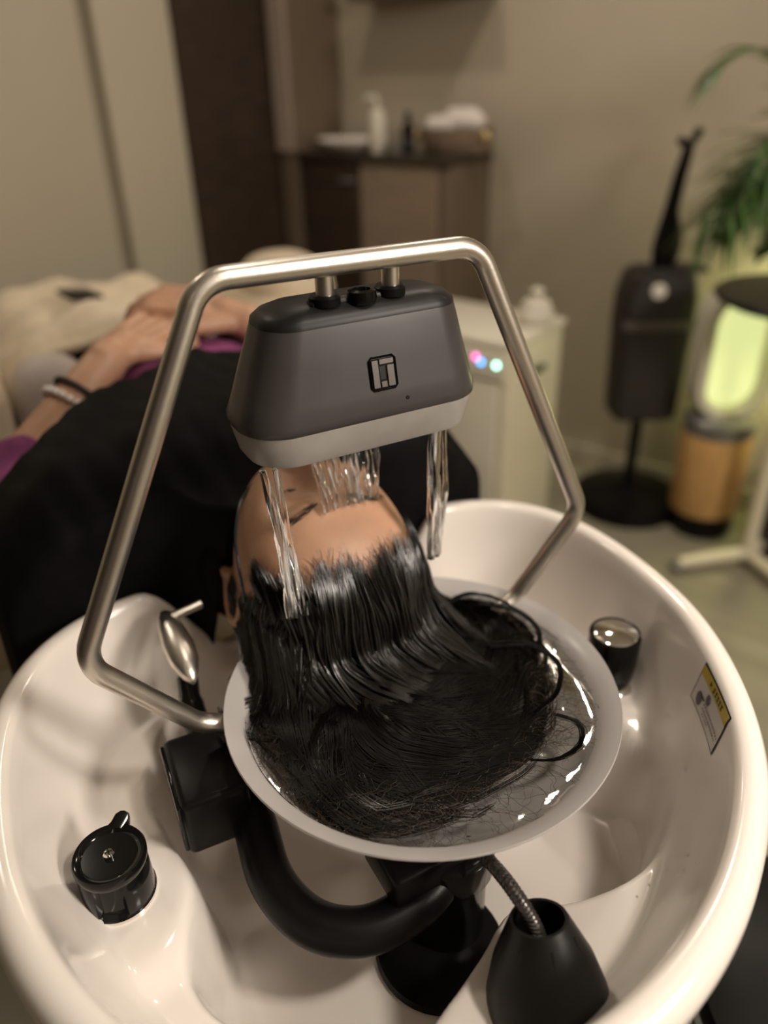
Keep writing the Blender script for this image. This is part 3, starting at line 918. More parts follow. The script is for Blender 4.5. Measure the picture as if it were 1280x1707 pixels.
# purple top with elbow-length sleeves
sh = [ellip((0.012, 0.430, 0.850), (0.168, 0.165, 0.111)), ellip((0.015, 0.600, 0.855), (0.154, 0.195, 0.107)), ellip((0.018, 0.760, 0.838), (0.165, 0.100, 0.090)),
      capsule((-0.135, 0.330, 0.848), (0.160, 0.330, 0.848), 0.064, 0.064)]
for a_, b_, c_ in ((LSH, LEL, LWR), (RSH, REL, RWR)):
    m_ = np.array(b_) + (np.array(c_) - np.array(b_)) * 0.16
    sh += [capsule(np.array(a_) + [0, 0.02, 0], b_, 0.048, 0.050), capsule(b_, m_, 0.054, 0.049)]
sv, sf = remesh(join(*sh), 0.007, 3)
sv = sv + np.stack([0 * sv[:, 0], 0 * sv[:, 0], 0.004 * np.sin(sv[:, 0] * 70 + 9 * sv[:, 1]) * np.sin(sv[:, 1] * 80)], 1)
part('purple_top', (sv, sf), M['purple'], person, sharp=0, label='purple cotton top')
tr = [ellip((0.018, 0.880, 0.822), (0.168, 0.130, 0.083))]
for sx in (-1, 1):
    h_, n_, f_ = (0.018 + sx * 0.080, 0.90, 0.806), (0.018 + sx * 0.088, 1.29, 0.776), (0.018 + sx * 0.090, 1.62, 0.760)
    tr += [capsule(h_, n_, 0.083, 0.062), capsule(n_, f_, 0.060, 0.046)]
part('trousers', remesh(join(*tr), 0.008, 3), M['trouser'], person, sharp=0, label='dark trousers')


# black cape over chest and shoulders
def cape_fn(u, v):
    t = R(-128 + 256 * v)
    at = min(abs(t), PI / 2) * (1 if t > 0 else -1)
    hang = max(0.0, abs(t) - PI / 2)
    s = math.sin(at)
    yend = 0.528 - 0.150 * abs(s) ** 1.3
    side = float(sstep(0.22, 0.45, abs(s)))
    uf = 0.16
    y0 = 0.215 + 0.040 * side
    y = y0 + 0.012 * side * min(1, u / uf) + (yend - y0 - 0.012) * max(0, u - uf) / (1 - uf)
    drop = side * max(0.0, 1 - u / uf)
    wx = (0.285 if t < 0 else 0.258) + 0.020 * float(sstep(0.24, 0.36, y)) - 0.02 * float(sstep(0.40, 0.60, y))
    top = 0.905 + 0.072 * float(sstep(0.21, 0.34, y))
    zc = 0.800
    x = 0.014 + wx * s + (0.02 * hang if t > 0 else -0.02 * hang)
    c = max(0.0, math.cos(at))
    z = zc + (top - zc) * c ** 0.72 - hang * 0.42 - drop * 0.26
    wr = 0.0045 * math.sin(11 * x / 0.1 + 22 * y) * math.sin(31 * y + 6 * x / 0.1) + 0.004 * math.sin(60 * x - 34 * y)
    z += wr * (0.5 + 0.5 * c); x += wr * (1 - c)
    return (x, y, z)


part('cape', solidify(grid_surf(cape_fn, 56, 110), 0.0025), M['cape'], person, sharp=0, label='black cutting cape')

th_c = np.linspace(0, 2 * PI, 60)
part('cape_collar', tube(np.stack([0.014 + 0.086 * np.cos(th_c), 0.246 - 0.010 * np.sin(th_c), 0.822 + 0.078 * np.sin(th_c)], 1), 0.021 + 0.0012 * np.sin(9 * th_c), 14), M['cape'], person, sharp=0, label='black cape collar')

# eyebrows and lash lines
bp_, lp_ = [], []
for s_ in (-1, 1):
    for i in range(90):
        q = rng.uniform(0, 1)
        x = s_ * (0.014 + 0.036 * q); z = 0.021 + 0.006 * math.sin(PI * q * 0.8) + rng.normal(0, 0.0016)
        y = HA[1] * math.sqrt(max(0, float(skull_q(x, HA[0])) ** 2 - (z / HA[2]) ** 2)) + 0.0045 * math.exp(-((z - 0.018) / 0.012) ** 2) + 0.0008
        p0 = np.array([x, y, z]); p1 = p0 + np.array([s_ * 0.006, -0.0018, 0.002]); pm = (p0 + p1) / 2 + np.array([0, 0.0008, 0.0008])
        bp_.append(head_pt(np.array([p0, pm, p1])))
    for i in range(40):
        q = rng.uniform(0, 1)
        x = s_ * (0.020 + 0.025 * q); z = -0.009 - 0.003 * math.sin(PI * q)
        y = HA[1] * math.sqrt(max(0, float(skull_q(x, HA[0])) ** 2 - (z / HA[2]) ** 2)) - 0.003
        p0 = np.array([x, y, z]); p1 = p0 + np.array([s_ * 0.003, 0.001, -0.004]); pm = (p0 + p1) / 2 + np.array([0, 0.001, -0.001])
        lp_.append(head_pt(np.array([p0, pm, p1])))
part('eyebrows', strands(np.array(bp_), 0.00028, 0.0001), M['lash'], person, kind='stuff', label='thin dark eyebrows')
part('eyelashes', strands(np.array(lp_), 0.00018, 0.0001), M['lash'], person, kind='stuff')

# ---- hair
WATER = OZ - 0.0115


FC = np.array([0.012, 0.030])


def mass_r(a):
    return 0.153 + 0.008 * np.sin(3 * a + 1.0) + 0.006 * np.sin(5 * a + 0.4) + 0.010 * np.cos(a - R(20))


def mass_h(x, y):
    a = np.arctan2(y - FC[1], x - FC[0]); q = np.hypot(x - FC[0], y - FC[1]) / mass_r(a)
    return 0.018 * np.clip(1 - q ** 2.2, -0.35, 1) + 0.0022 * np.sin(70 * x + 30 * y) * np.sin(55 * y - 20 * x)


def beta0(x):
    q = min(1.0, abs(x) / 0.0865)
    n_ = 2.6 * math.sin(x * 95 + 1.0) + 1.8 * math.sin(x * 230) + 1.2 * math.sin(x * 520 + 2)
    return R(46 - 4 * q ** 2 - 30 * q ** 9 + n_)


def wet_path(x0, b0, off, k=26, drift=0.0, yend=0.0, zend=WATER - 0.004, xend=0.0):
    """over the skull from the hairline, then in one smooth curve down into the water"""
    ax, ay, az = HA + off
    q = float(skull_q(x0, ax))
    b1 = max(R(66), b0 + R(8))
    m = k // 2
    P = []
    for i in range(m):
        b = b0 + (b1 - b0) * i / (m - 1)
        P.append(head_pt(np.array([x0 + drift * i / (m - 1), ay * q * math.cos(b), az * q * math.sin(b)])))
    e = P[-1]; tg = P[-1] - P[-2]; tg = tg / np.linalg.norm(tg)
    z1 = HC[1] - az * 0.985 * math.cos(TL) - 0.004          # crown, as seen along the body
    end = np.array([e[0] + xend, min(e[1], z1 + (1 - q) * 0.05) + yend, zend])
    h = np.linalg.norm(end - e)
    c1 = e + tg * h * 0.38; c2 = end + np.array([-xend * 0.2, 0.10 * h, 0.40 * h])
    for i in range(1, k - m + 1):
        t = i / (k - m)
        P.append((1 - t) ** 3 * e + 3 * t * (1 - t) ** 2 * c1 + 3 * t * t * (1 - t) * c2 + t ** 3 * end)
    return np.array(P)


# skull cap and hanging sheet that the strands lie on
def cap_fn(u, v):
    x0 = -0.0845 + 0.169 * v
    Pth = wet_path(x0, beta0(x0) + R(9), 0.0012, 60, yend=-0.004)
    return Pth[min(59, int(round(u * 59)))]


hair = part('wet_hair', grid_surf(cap_fn, 60, 60), M['hair'], person, sharp=0, label='wet black hair falling from the hairline')
paths = []
def trail_over(P, t, trail, sw):
    """tips that lie on the floating hair instead of ending at its surface"""
    if trail <= 0:
        return P
    P = P.copy(); g = sstep(0.66, 1.0, t) ** 1.3
    P[:, 1] -= trail * g
    P[:, 0] += sw * trail * sstep(0.72, 1.0, t)
    P[:, 2] = np.maximum(P[:, 2], WATER + 0.0005 + np.maximum(mass_h(P[:, 0], P[:, 1]), 0.0) * (t > 0.5))
    return P


LOCK_X = np.array([-0.098, -0.078, -0.060, -0.047, -0.030, -0.010, 0.006, 0.024, 0.036, 0.055, 0.074, 0.096])
LOCK_Y = rng.uniform(-0.020, 0.0, len(LOCK_X))
clumps = []
for c in range(250):
    xc = rng.uniform(-0.084, 0.084)
    b_c = beta0(xc) + rng.uniform(R(2), R(13))
    oc = rng.uniform(0.0015, 0.0075)
    dr, ye, xe = rng.normal(0.001, 0.003), rng.uniform(-0.014, 0.001), rng.normal(0.004, 0.004) + (0.030 if xc > 0 else 0.022) * (xc / 0.085) ** 3 * (1 if xc > 0 else 1)
    li = int(np.argmin(np.abs(LOCK_X * 0.86 - xc + rng.normal(0, 0.004))))
    xe = (LOCK_X[li] - xc) * rng.uniform(0.35, 0.80) + rng.normal(0.002, 0.002); ye = LOCK_Y[li] + rng.normal(0, 0.003)
    dr = 0.005 * math.sin(xc * 70 + 0.7) + rng.normal(0, 0.0015)
    wa, wf, wp = rng.uniform(0.0004, 0.0014), rng.uniform(3, 6), rng.normal(35 * xc, 0.5)
    ze = WATER - 0.004
    cw = rng.uniform(0.0006, 0.0017)
    P = wet_path(float(np.clip(xc, -0.083, 0.083)), b_c, oc, 34, dr, ye, ze, xe)
    trail = rng.uniform(0.012, 0.055) if rng.random() < 0.72 else 0.0
    tsw = rng.uniform(0.2, 0.9)
    t = np.linspace(0, 1, 34)
    P = trail_over(P, t, trail, tsw)
    P[:, 0] += wa * np.sin(wf * t + wp) * sstep(0.05, 0.4, t)
    clumps.append(tube(P, cw * (0.04 + 0.96 * sstep(0.0, 0.45, t)) * (1 - 0.25 * t) * (1 - 0.75 * t ** 5) * (1 + 0.12 * np.sin(9 * t + c)), 9, 0.55))
    for s_ in range(20):
        w = rng.normal(0, cw * 1.4)
        xs = float(np.clip(xc + w, -0.085, 0.085))
        Q = (wet_path(xs, b_c - abs(rng.normal(0, R(5.0))), oc * 0.8 + cw * 0.45 * math.exp(-(w / cw) ** 2) + rng.normal(0.0002, 0.0003), 28, dr - w * 0.25, ye + rng.normal(0, 0.0008), ze, xe - w * 0.35 + rng.normal(0, 0.001)))
        t2 = np.linspace(0, 1, 28)
        Q = trail_over(Q, t2, trail * rng.uniform(0.8, 1.1), tsw)
        Q[:, 0] += wa * np.sin(wf * t2 + wp) * sstep(0.05, 0.4, t2)
        paths.append(Q)
part('wet_clumps', join(*clumps), M['hair'], hair, sharp=0, kind='stuff')
part('wet_strands', strands(np.array(paths), 0.00022, 0.00026), M['hair'], hair, kind='stuff')
# fine roots reaching over the forehead
paths = []
for i in range(700):
    x = rng.uniform(-0.080, 0.080); b = beta0(x)
    s_ = rng.uniform(0.1, 1)
    P = []
    for j in range(8):
        t = j / 7
        bb = b - R(11) * s_ + R(24) * t
        xx = x + 0.022 * (t - 0.45) * math.sin(i * 1.7) + 0.004 * t * t * math.cos(i * 2.3)
        q = float(skull_q(xx, HA[0] + 0.001))
        o_ = 0.0004 + 0.004 * t
        P.append(head_pt(np.array([xx, (HA[1] + o_) * q * math.cos(bb), (HA[2] + o_) * q * math.sin(bb)])))
    paths.append(P)
part('hairline_roots', strands(np.array(paths), 0.00008, 0.00024), M['hair'], hair, kind='stuff')
# side hair by the ears, hanging into the bowl
paths, clumps = [], []
for side, n_ in ((-1, 170), (1, 80)):
    for i in range(n_):
        zc_ = rng.uniform(-0.015, 0.085); yc_ = rng.uniform(-0.065, 0.012 + 0.75 * max(0, zc_ - 0.01))
        tx, ty = rng.uniform(0.000, 0.045), rng.uniform(-0.050, -0.005)
        cw = rng.uniform(0.0008, 0.0018)
        for s_ in range(20):
            j = 0 if s_ == 0 else 1
            z_ = zc_ + j * rng.normal(0, 0.003); y_ = yc_ + j * rng.normal(0, 0.003)
            xq = HA[0] * max(0.1, 1 - ((z_ / HA[2]) ** 2 + (y_ / HA[1]) ** 2) ** (SQ / 2)) ** (1 / SQ) + 0.002
            p0 = head_pt(np.array([side * xq, y_, z_]))
            p3 = np.array([HC[0] + side * (0.078 + tx) + j * rng.normal(0, 0.002), min(p0[1] + ty - 0.02, 0.112) + j * rng.normal(0, 0.003), WATER + 0.001])
            dz = p0[2] - p3[2]
            p1 = p0 + np.array([side * (0.005 + tx * 0.10), -0.004, -dz * 0.33]); p2 = p0 * 0.3 + p3 * 0.7 + np.array([side * 0.002 - side * tx * 0.18, 0, -dz * 0.06])
            P = spline([p0, p1, p2, p3], 16)
            if s_ == 0:
                clumps.append(tube(P, cw * (0.3 + 0.7 * sstep(0, 0.3, np.linspace(0, 1, 16))), 8, 0.6))
            else:
                paths.append(P)
part('side_clumps', join(*clumps), M['hair'], hair, sharp=0, kind='stuff')
part('side_strands', strands(np.array(paths), 0.00030, 0.00026), M['hair'], hair, kind='stuff')

# floating mass
lps = []
for q in np.linspace(0.02, 0.94, 26):
    a = np.linspace(0, 2 * PI, 110, endpoint=False)
    r_ = mass_r(a) * q * (0.80 + 0.05 * np.sin(9 * a) + 0.03 * np.sin(17 * a + 1))
    x = FC[0] + r_ * np.cos(a); y = FC[1] + r_ * np.sin(a)
    lps.append(np.stack([x, y, WATER - 0.001 + mass_h(x, y) * 0.85 - 0.006 * sstep(0.80, 0.94, q)], 1))
fl = part('floating_hair', loft(lps, True, True), M['hairdull'], person, sharp=0, label='loose black hair floating in the bowl')
paths = []
K = 22
for c in range(420):
    a0 = rng.uniform(R(-205), R(35)); r_0 = rng.uniform(0.20, 0.80); sw = rng.normal(0.75, 0.35); ext = rng.uniform(0.20, 0.55)
    qm = rng.uniform(0.80, 1.02)
    lift = rng.uniform(0.0005, 0.004); wob, wph = rng.uniform(0.0, 0.05), rng.uniform(0, 6)
    for s_ in range(16):
        da, dr_ = rng.normal(0, 0.035), rng.normal(0, 0.02)
        t = np.linspace(0, 1, K)
        a = a0 + da + sw * t + wob * np.sin(6 * t + wph)
        q = np.minimum(r_0 + dr_ + ext * t + 0.02 * np.sin(5 * t + wph), qm + 0.03 * rng.random())
        x = FC[0] + mass_r(a) * q * np.cos(a); y = FC[1] + mass_r(a) * q * np.sin(a)
        z = WATER - 0.001 + mass_h(x, y) + lift * np.sin(PI * t) + 0.0004 * rng.normal()
        paths.append(np.stack([x, y, z], 1))
part('floating_strands', strands(np.array(paths[: 16 * 395]), 0.00034, 0.00022), M['hairdull'], fl, kind='stuff')
part('shiny_strands', strands(np.array(paths[16 * 395:]), 0.00032, 0.00022), M['hair'], fl, kind='stuff')
# frizzy curled ends around the edge of the mass
paths = []
for i in range(480):
    a0 = rng.uniform(R(-190), R(20)); q = rng.uniform(0.80, 1.02); t = np.linspace(0, 1, K)
    L_ = rng.uniform(0.03, 0.075); dirn = a0 + rng.normal(0.9, 0.7); cur = rng.normal(0, 3.0)
    x0 = FC[0] + mass_r(a0) * q * math.cos(a0); y0 = FC[1] + mass_r(a0) * q * math.sin(a0)
    th_ = dirn + cur * t
    x = x0 + np.cumsum(np.cos(th_)) * L_ / K; y = y0 + np.cumsum(np.sin(th_)) * L_ / K
    wv_ = rng.uniform(0.0004, 0.0016); f_ = rng.uniform(14, 34)
    x += wv_ * np.sin(f_ * t); y += wv_ * np.cos(f_ * t * 1.1)
    rr = np.hypot((x - OX) / BRX, (y - OY) / BRY); k_ = np.where(rr > 0.90, 0.90 / rr, 1.0)
    x = OX + (x - OX) * k_; y = OY + (y - OY) * k_
    z = WATER + 0.001 + np.maximum(mass_h(x, y), 0) + 0.0025 * np.sin(PI * t) * rng.random() + np.maximum(0, rr - 0.86) * 0.02
    paths.append(np.stack([x, y, z], 1))
part('frizzy_ends', strands(np.array(paths), 0.00020, 0.00012), M['hairbrown'], fl, kind='stuff')
# distinct curled locks on the right
LOCKS = [([(0.150, 0.075, .806), (0.172, 0.045, .808), (0.172, 0.010, .806), (0.150, -0.012, .802)], 26),
         ([(0.120, 0.020, .804), (0.150, 0.000, .806), (0.158, -0.035, .806), (0.135, -0.062, .803), (0.105, -0.070, .800)], 34),
         ([(0.118, -0.082, .800), (0.128, -0.098, .799), (0.116, -0.115, .798), (0.090, -0.118, .797), (0.070, -0.108, .797)], 22),
         ([(0.100, 0.085, .806), (0.140, 0.090, .812), (0.168, 0.070, .808), (0.176, 0.045, .803)], 20)]
paths = []
for pts, n_ in LOCKS:
    Pm = spline(pts, K)
    for i in range(n_):
        off = rng.normal(0, 1, 3) * np.array([0.0020, 0.0020, 0.0008])
        paths.append(Pm + off * (1 - 0.6 * np.linspace(0, 1, K))[:, None] + rng.normal(0, 0.00015, (K, 3)))
part('curled_locks', strands(np.array(paths), 0.00042, 0.00030), M['hairdull'], fl, kind='stuff')

# thin wire band over the temple
solo('temple_wire', tube(spline([(-0.018, 0.232, 0.930), (-0.048, 0.205, 0.922), (-0.066, 0.177, 0.905), (-0.0735, 0.155, 0.888), (-0.0755, 0.145, 0.868), (-0.076, 0.143, 0.850)], 30), 0.0016, 10), M['wire'],
     'thin dark glossy wire looping past the temple and ear', 'wire', (-0.07, 0.145, 0.850), 'B')

# bracelets on the left wrist
e_, w_ = np.array(LEL), np.array(LWR)
ad = (w_ - e_) / np.linalg.norm(w_ - e_)
A_ = np.cross(ad, [0, 0, 1.0]); A_ /= np.linalg.norm(A_); B_ = np.cross(ad, A_)
c1 = e_ + (w_ - e_) * 0.60; r1 = 0.041 + (0.026 - 0.041) * 0.60 + 0.004
bc = thing('bead_bracelet', 'white pearl bead bracelet on the forearm beside the cape', 'bracelet', tuple(c1), 'B')
for i in range(22):
    a = 2 * PI * i / 22
    part('bead', ellip(c1 + (r1 + 0.001) * (math.cos(a) * A_ + math.sin(a) * B_), (0.0050,) * 3, 12, 8), M['bead'], bc, sharp=0)
c2 = e_ + (w_ - e_) * 0.69; r2 = 0.041 + (0.026 - 0.041) * 0.69 + 0.0035
solo('hair_tie', tube(np.array([c2 + r2 * (math.cos(t) * A_ + math.sin(t) * B_) for t in np.linspace(0, 2 * PI, 40)]), 0.0040, 8), M['fabricband'],
     'dark elastic hair tie worn next to the pearl bracelet', 'hair tie', tuple(c2), 'B')


# ------------------------------------------------------------------ falling water
def stream(top, bot, w0, w1, d0, d1, seed, n=46, m=26):
    rg = np.random.default_rng(seed)
    top, bot = np.array(top, float), np.array(bot, float)
    fr_ = rg.uniform(2, 6, 6); phs = rg.uniform(0, 6, 6)
    loops = []
    for i in range(n):
        t = i / (n - 1)
        c = top + (bot - top) * t
        c = c + np.array([0.0012 * math.sin(6 * t + phs[0]), 0.001 * math.sin(7 * t + phs[1]), 0])
        w = w0 + (w1 - w0) * t; d = d0 + (d1 - d0) * t
        a = np.linspace(0, 2 * PI, m, endpoint=False)
        rp = 1 + 0.22 * np.sin(3 * a + 5 * t * fr_[0] / 3 + phs[2]) + 0.14 * np.sin(5 * a - 9 * t + phs[3]) + 0.10 * np.sin(8 * a + 17 * t + phs[4]) + 0.06 * np.sin(28 * t + 2 * a + phs[5])
        rp = 1 + (rp - 1) * min(1, 0.35 + t)
        loops.append(np.stack([c[0] + w * rp * np.cos(a), c[1] + d * rp * np.sin(a), np.full(m, c[2])], 1))
    return loft(loops)


solo('water_stream', join(stream((-0.063, 0.080, 1.013), (-0.048, 0.076, 0.868), 0.0026, 0.0085, 0.0022, 0.004, 1), stream((-0.055, 0.080, 1.013), (-0.043, 0.074, 0.868), 0.0022, 0.0060, 0.0022, 0.004, 2)), M['stream'],
     'clear water stream falling from the left end of the rinse head', 'water', (-0.055, 0.07, 0.872), 'B', 'falling water streams', sharp=0)
solo('water_stream', join(stream((0.098, 0.082, 1.013), (0.092, 0.078, 0.880), 0.0062, 0.0062, 0.003, 0.004, 3), stream((0.110, 0.084, 1.013), (0.101, 0.080, 0.880), 0.0018, 0.0030, 0.0018, 0.003, 4)), M['stream'],
     'clear water stream falling from the right end of the rinse head', 'water', (0.098, 0.08, 0.880), 'B', 'falling water streams', sharp=0)


def sheet_fn(u, v):
    x = 0.000 + 0.062 * v
    zt, zb = 1.013, 0.937 - 0.004 * abs(v - 0.5)
    z = zt + (zb - zt) * u
    y = 0.138 - 0.018 * u + 0.0022 * math.sin(34 * v + 4 * u) + 0.0016 * math.sin(71 * v - 7 * u) + 0.0012 * math.sin(18 * u + 9 * v)
    return (x + 0.004 * math.sin(5 * u) * (v - 0.5), y, z)


solo('water_sheet', solidify(grid_surf(sheet_fn, 40, 90), 0.0012), M['stream'], 'thin clear rippled water sheet falling onto the forehead', 'water', (0.03, 0.13, 0.937), 'B', sharp=0)
# drops clinging to the basin
dg = []
for i in range(60):
    a = rng.uniform(R(-60), R(-5)); r = float(rim_r(np.array([a]))[0]) - rng.uniform(0.024, 0.075)
    p = Vector((BC[0] + r * math.cos(a), BC[1] + r * math.sin(a), 0.9))
    hit = basin_bvh.ray_cast(p, Vector((0, 0, -1)))
    s_ = rng.uniform(0.0006, 0.0014)
    dg.append(ellip(tuple(hit[0]), (s_, s_, s_ * 0.8), 8, 6))
solo('water_drops', join(*dg), M['water'], 'tiny clear water drops scattered on the right inner wall of the basin', 'water', (0.25, -0.1, 0.75), 'B', kind='stuff', sharp=0)

# ------------------------------------------------------------------ warning sticker on the basin wall
S00, S10, S11, S01 = (np.array(q) for q in ((0.2620, -0.1040, 0.772), (0.2735, -0.1060, 0.808), (0.2360, -0.1620, 0.806), (0.2225, -0.1610, 0.7690)))


def on_wall(s, t, off):
    """s along the long side, t from lower to upper edge, laid onto the ceramic"""
    p = (1 - s) * ((1 - t) * S00 + t * S10) + s * ((1 - t) * S01 + t * S11)
    loc, nor, _, _ = basin_bvh.find_nearest(Vector(p))
    if nor.dot(Vector((-p[0], -p[1], 0.5))) < 0: nor = -nor
    return np.array(loc + nor * off)


def patch(s0, s1, t0, t1, off, n=8, m=5):
    return grid_surf(lambda u, v: on_wall(s0 + (s1 - s0) * u, t0 + (t1 - t0) * v, off), n, m)


def blob(sc, tc, rs, rt, off, n=14):
    V = [on_wall(sc, tc, off)] + [on_wall(sc + rs * math.cos(2 * PI * i / n), tc + rt * math.sin(2 * PI * i / n), off) for i in range(n)]
    return np.array(V), [(0, 1 + i, 1 + (i + 1) % n) for i in range(n)]


stk = thing('warning_sticker', 'white and yellow warning sticker with black border on the inner basin wall', 'sticker', tuple((S00 + S11) / 2), 'B')
part('border', patch(0, 1, 0, 1, 0.0006, 16, 8), M['ink'], stk, sharp=0)
part('label_field', patch(0.022, 0.978, 0.035, 0.965, 0.0009, 16, 8), M['labelwhite'], stk, sharp=0)
part('yellow_strip', patch(0.022, 0.978, 0.72, 0.965, 0.0012, 16, 3), M['labelyellow'], stk, sharp=0)
part('warning_triangle', (np.array([on_wall(0.30, 0.78, 0.0015), on_wall(0.36, 0.845, 0.0015), on_wall(0.30, 0.91, 0.0015)]), [(0, 1, 2)]), M['ink'], stk)
hd = []
for i in range(5):
    s_ = 0.41 + i * 0.075
    hd += [patch(s_, s_ + 0.052, 0.87, 0.90, 0.0015, 2, 2), patch(s_ + 0.018, s_ + 0.034, 0.78, 0.91, 0.0015, 2, 2), patch(s_, s_ + 0.052, 0.79, 0.815, 0.0015, 2, 2)]
part('strip_lettering', join(*hd), M['ink'], stk, kind='stuff')
part('pictogram', blob(0.20, 0.27, 0.075, 0.17, 0.0013), M['inkgrey'], stk)
part('pictogram', blob(0.40, 0.52, 0.062, 0.14, 0.0013, 6), M['inkgrey'], stk)
part('pictogram', patch(0.20, 0.335, 0.36, 0.41, 0.0015, 4, 2), M['ink'], stk)
tx = []
for row, (t0, s0, s1) in enumerate(((0.14, 0.40, 0.60), (0.23, 0.36, 0.92), (0.34, 0.36, 0.95))):
    s_ = s0
    while s_ < s1:
        w_s = rng.uniform(0.012, 0.030)
        tx.append(patch(s_, s_ + w_s, t0 - rng.uniform(0.01, 0.025), t0 + rng.uniform(0.01, 0.03), 0.0013, 2, 2))
        s_ += w_s + rng.uniform(0.010, 0.022)
part('small_lettering', join(*tx), M['inkgrey'], stk, kind='stuff')

# ------------------------------------------------------------------ shampoo couch
co = thing('shampoo_couch', 'beige leather reclining shampoo couch under the person', 'couch', (0.02, 1.0, 0.0), 'B')
part('couch_base', box(-0.16, 0.20, 0.45, 1.45, 0.0, 0.46, 0.03, 3), M['blackmatte'], co)
part('seat_cushion', box(-0.27, 0.31, 0.43, 1.06, 0.46, 0.742, 0.05, 5), M['leather'], co)
part('leg_rest', box(-0.25, 0.29, 1.07, 1.90, 0.50, 0.722, 0.05, 5), M['leather'], co)
part('armrest', box(-0.40, -0.215, 0.72, 1.08, 0.42, 0.925, 0.05, 5), M['leather'], co)
part('armrest', box(0.27, 0.50, 0.86, 1.42, 0.42, 0.880, 0.07, 6), M['leather'], co)
gp = ellip((0, 0, 0), (0.062, 0.065, 0.085), 28, 18, 0.75)
solo('side_pillow', (gp[0] + np.array([-0.150, 0.82, 0.831]), gp[1]), M['greycloth'], 'grey white side pillow under the forearm on the couch', 'pillow', (-0.150, 0.82, 0.746), 'B', sharp=0)
gp = ellip((0, 0, 0), (0.095, 0.13, 0.080), 32, 20, 0.8)
part('armrest_pad', (gp[0] + np.array([0.405, 1.20, 0.868]), gp[1]), M['leather'], co, sharp=0, label='rounded pad on the far armrest')


def blanket_fn(u, v):
    y = 0.835 + 0.995 * u
    s = -1 + 2 * v
    x = 0.02 + 0.265 * s
    c = max(0.0, 1 - abs(s) ** 4.5)
    z = 0.722 + (0.112 + 0.094 * float(sstep(1.25, 0.92, y))) * c * (1 - 0.45 * float(sstep(0.75, 1.0, u)))
    z += 0.016 * math.sin(13 * y + 4 * x) * c + 0.010 * math.sin(31 * y - 17 * x) * c + 0.008 * math.sin(40 * x + 9 * y) * c
    return (x, y, z)


solo('leg_blanket', solidify(grid_surf(blanket_fn, 60, 50), 0.012), M['blanket'], 'puffy beige blanket over the legs beyond the folded hands', 'blanket', (0.02, 1.4, 0.735), 'B', sharp=0)
solo('phone', xf(box(-0.045, 0.03, 1.36, 1.43, 0.868, 0.880, 0.004, 2), rot=(R(6), R(8), R(20)), pivot=(-0.01, 1.4, 0.874)), M['blackgloss'], 'small dark handset lying on the beige blanket', 'handset', (-0.01, 1.4, 0.868), 'B')

# ------------------------------------------------------------------ counter with cabinets (room frame)
cd = thing('base_cabinet', 'dark walnut base cabinet under the sink end of the counter', 'cabinet', (-2.04, 2.33, 0), 'R')
part('carcass', box(-2.20, -1.912, 2.212, WB - 0.003, 0.0, 1.018, 0.003, 1), M['dwood'], cd)
part('door', box(-2.196, -1.914, 2.195, 2.212, 0.08, 1.010, 0.002, 1), M['dwood'], cd)
part('handle', box(-2.00, -1.93, 2.186, 2.195, 0.95, 0.965, 0.002, 1), M['greymetal'], cd)
cl = thing('base_cabinet', 'light brown wood cabinet below the towel basket', 'cabinet', (-1.73, 2.33, 0), 'R')
part('carcass', box(-1.910, -1.535, 2.212, WB - 0.003, 0.0, 1.018, 0.003, 1), M['sidewood'], cl)
part('door', box(-1.906, -1.575, 2.194, 2.212, 0.08, 1.012, 0.002, 1), M['mwood'], cl)
part('side_frame', box(-1.573, -1.537, 2.194, 2.212, 0.0, 1.012, 0.002, 1), M['sidewood'], cl)
solo('countertop', box(-2.205, -1.530, 2.185, WB - 0.002, 1.019, 1.045, 0.003, 2), M['counter'], 'dark continuous countertop above the two base cabinets', 'countertop', (-1.87, 2.32, 1.019), 'R')
dv = thing('divider_panel', 'tall wooden divider with pale front edge standing at the left end of the counter', 'divider', (-2.245, 2.32, 0), 'R')
part('panel_core', box(-2.285, -2.208, 2.185, WB - 0.002, 0.0, CEIL - 0.01, 0.002, 1), M['sidewood'], dv)
part('edge_strip', box(-2.286, -2.207, 2.172, 2.186, 1.045, CEIL - 0.012, 0.002, 1), M['edgewood'], dv)
# sink with tap
sk = thing('counter_sink', 'shallow white oval sink bowl on the dark counter', 'sink', (-2.03, 2.31, 1.045), 'R')
part('sink_bowl', loft([np.array([(-2.03 + a_ * 0.150 * math.cos(t), 2.305 + a_ * 0.105 * math.sin(t), 1.046 + z_) for t in np.linspace(0, 2 * PI, 40, endpoint=False)]) for a_, z_ in ((0.55, 0.0), (0.85, 0.012), (1.0, 0.034), (0.97, 0.037), (0.80, 0.018), (0.50, 0.008))]), M['ceramic'], sk)
tp = thing('pump_bottle', 'tall white bottle with bent spout beside the sink', 'bottle', (-1.868, 2.25, 1.045), 'R')
part('bottle_body', lathe([(0.0, 0.0), (0.026, 0.0), (0.028, 0.004), (0.027, 0.11), (0.020, 0.13), (0.010, 0.136), (0.0, 0.136)], (-1.868, 2.25, 1.0455), 26), M['whiteplastic'], tp)
part('pump_spout', tube(fillet([(-1.868, 2.25, 1.175), (-1.868, 2.25, 1.215), (-1.905, 2.235, 1.212)], 0.010), 0.0075, 12), M['whiteplastic'], tp)
bo = thing('small_bottle', 'dark slim bottle between the white bottle and the basket', 'bottle', (-1.775, 2.30, 1.045), 'R')
part('bottle_body', lathe([(0.0, 0.0), (0.022, 0.0), (0.022, 0.075), (0.010, 0.095), (0.0, 0.095)], (-1.775, 2.30, 1.0455), 22), M['blackgloss'], bo)
part('cap', lathe([(0.0, 0.0), (0.011, 0.0), (0.011, 0.03), (0.0, 0.03)], (-1.775, 2.30, 1.140), 18), M['blackmatte'], bo)
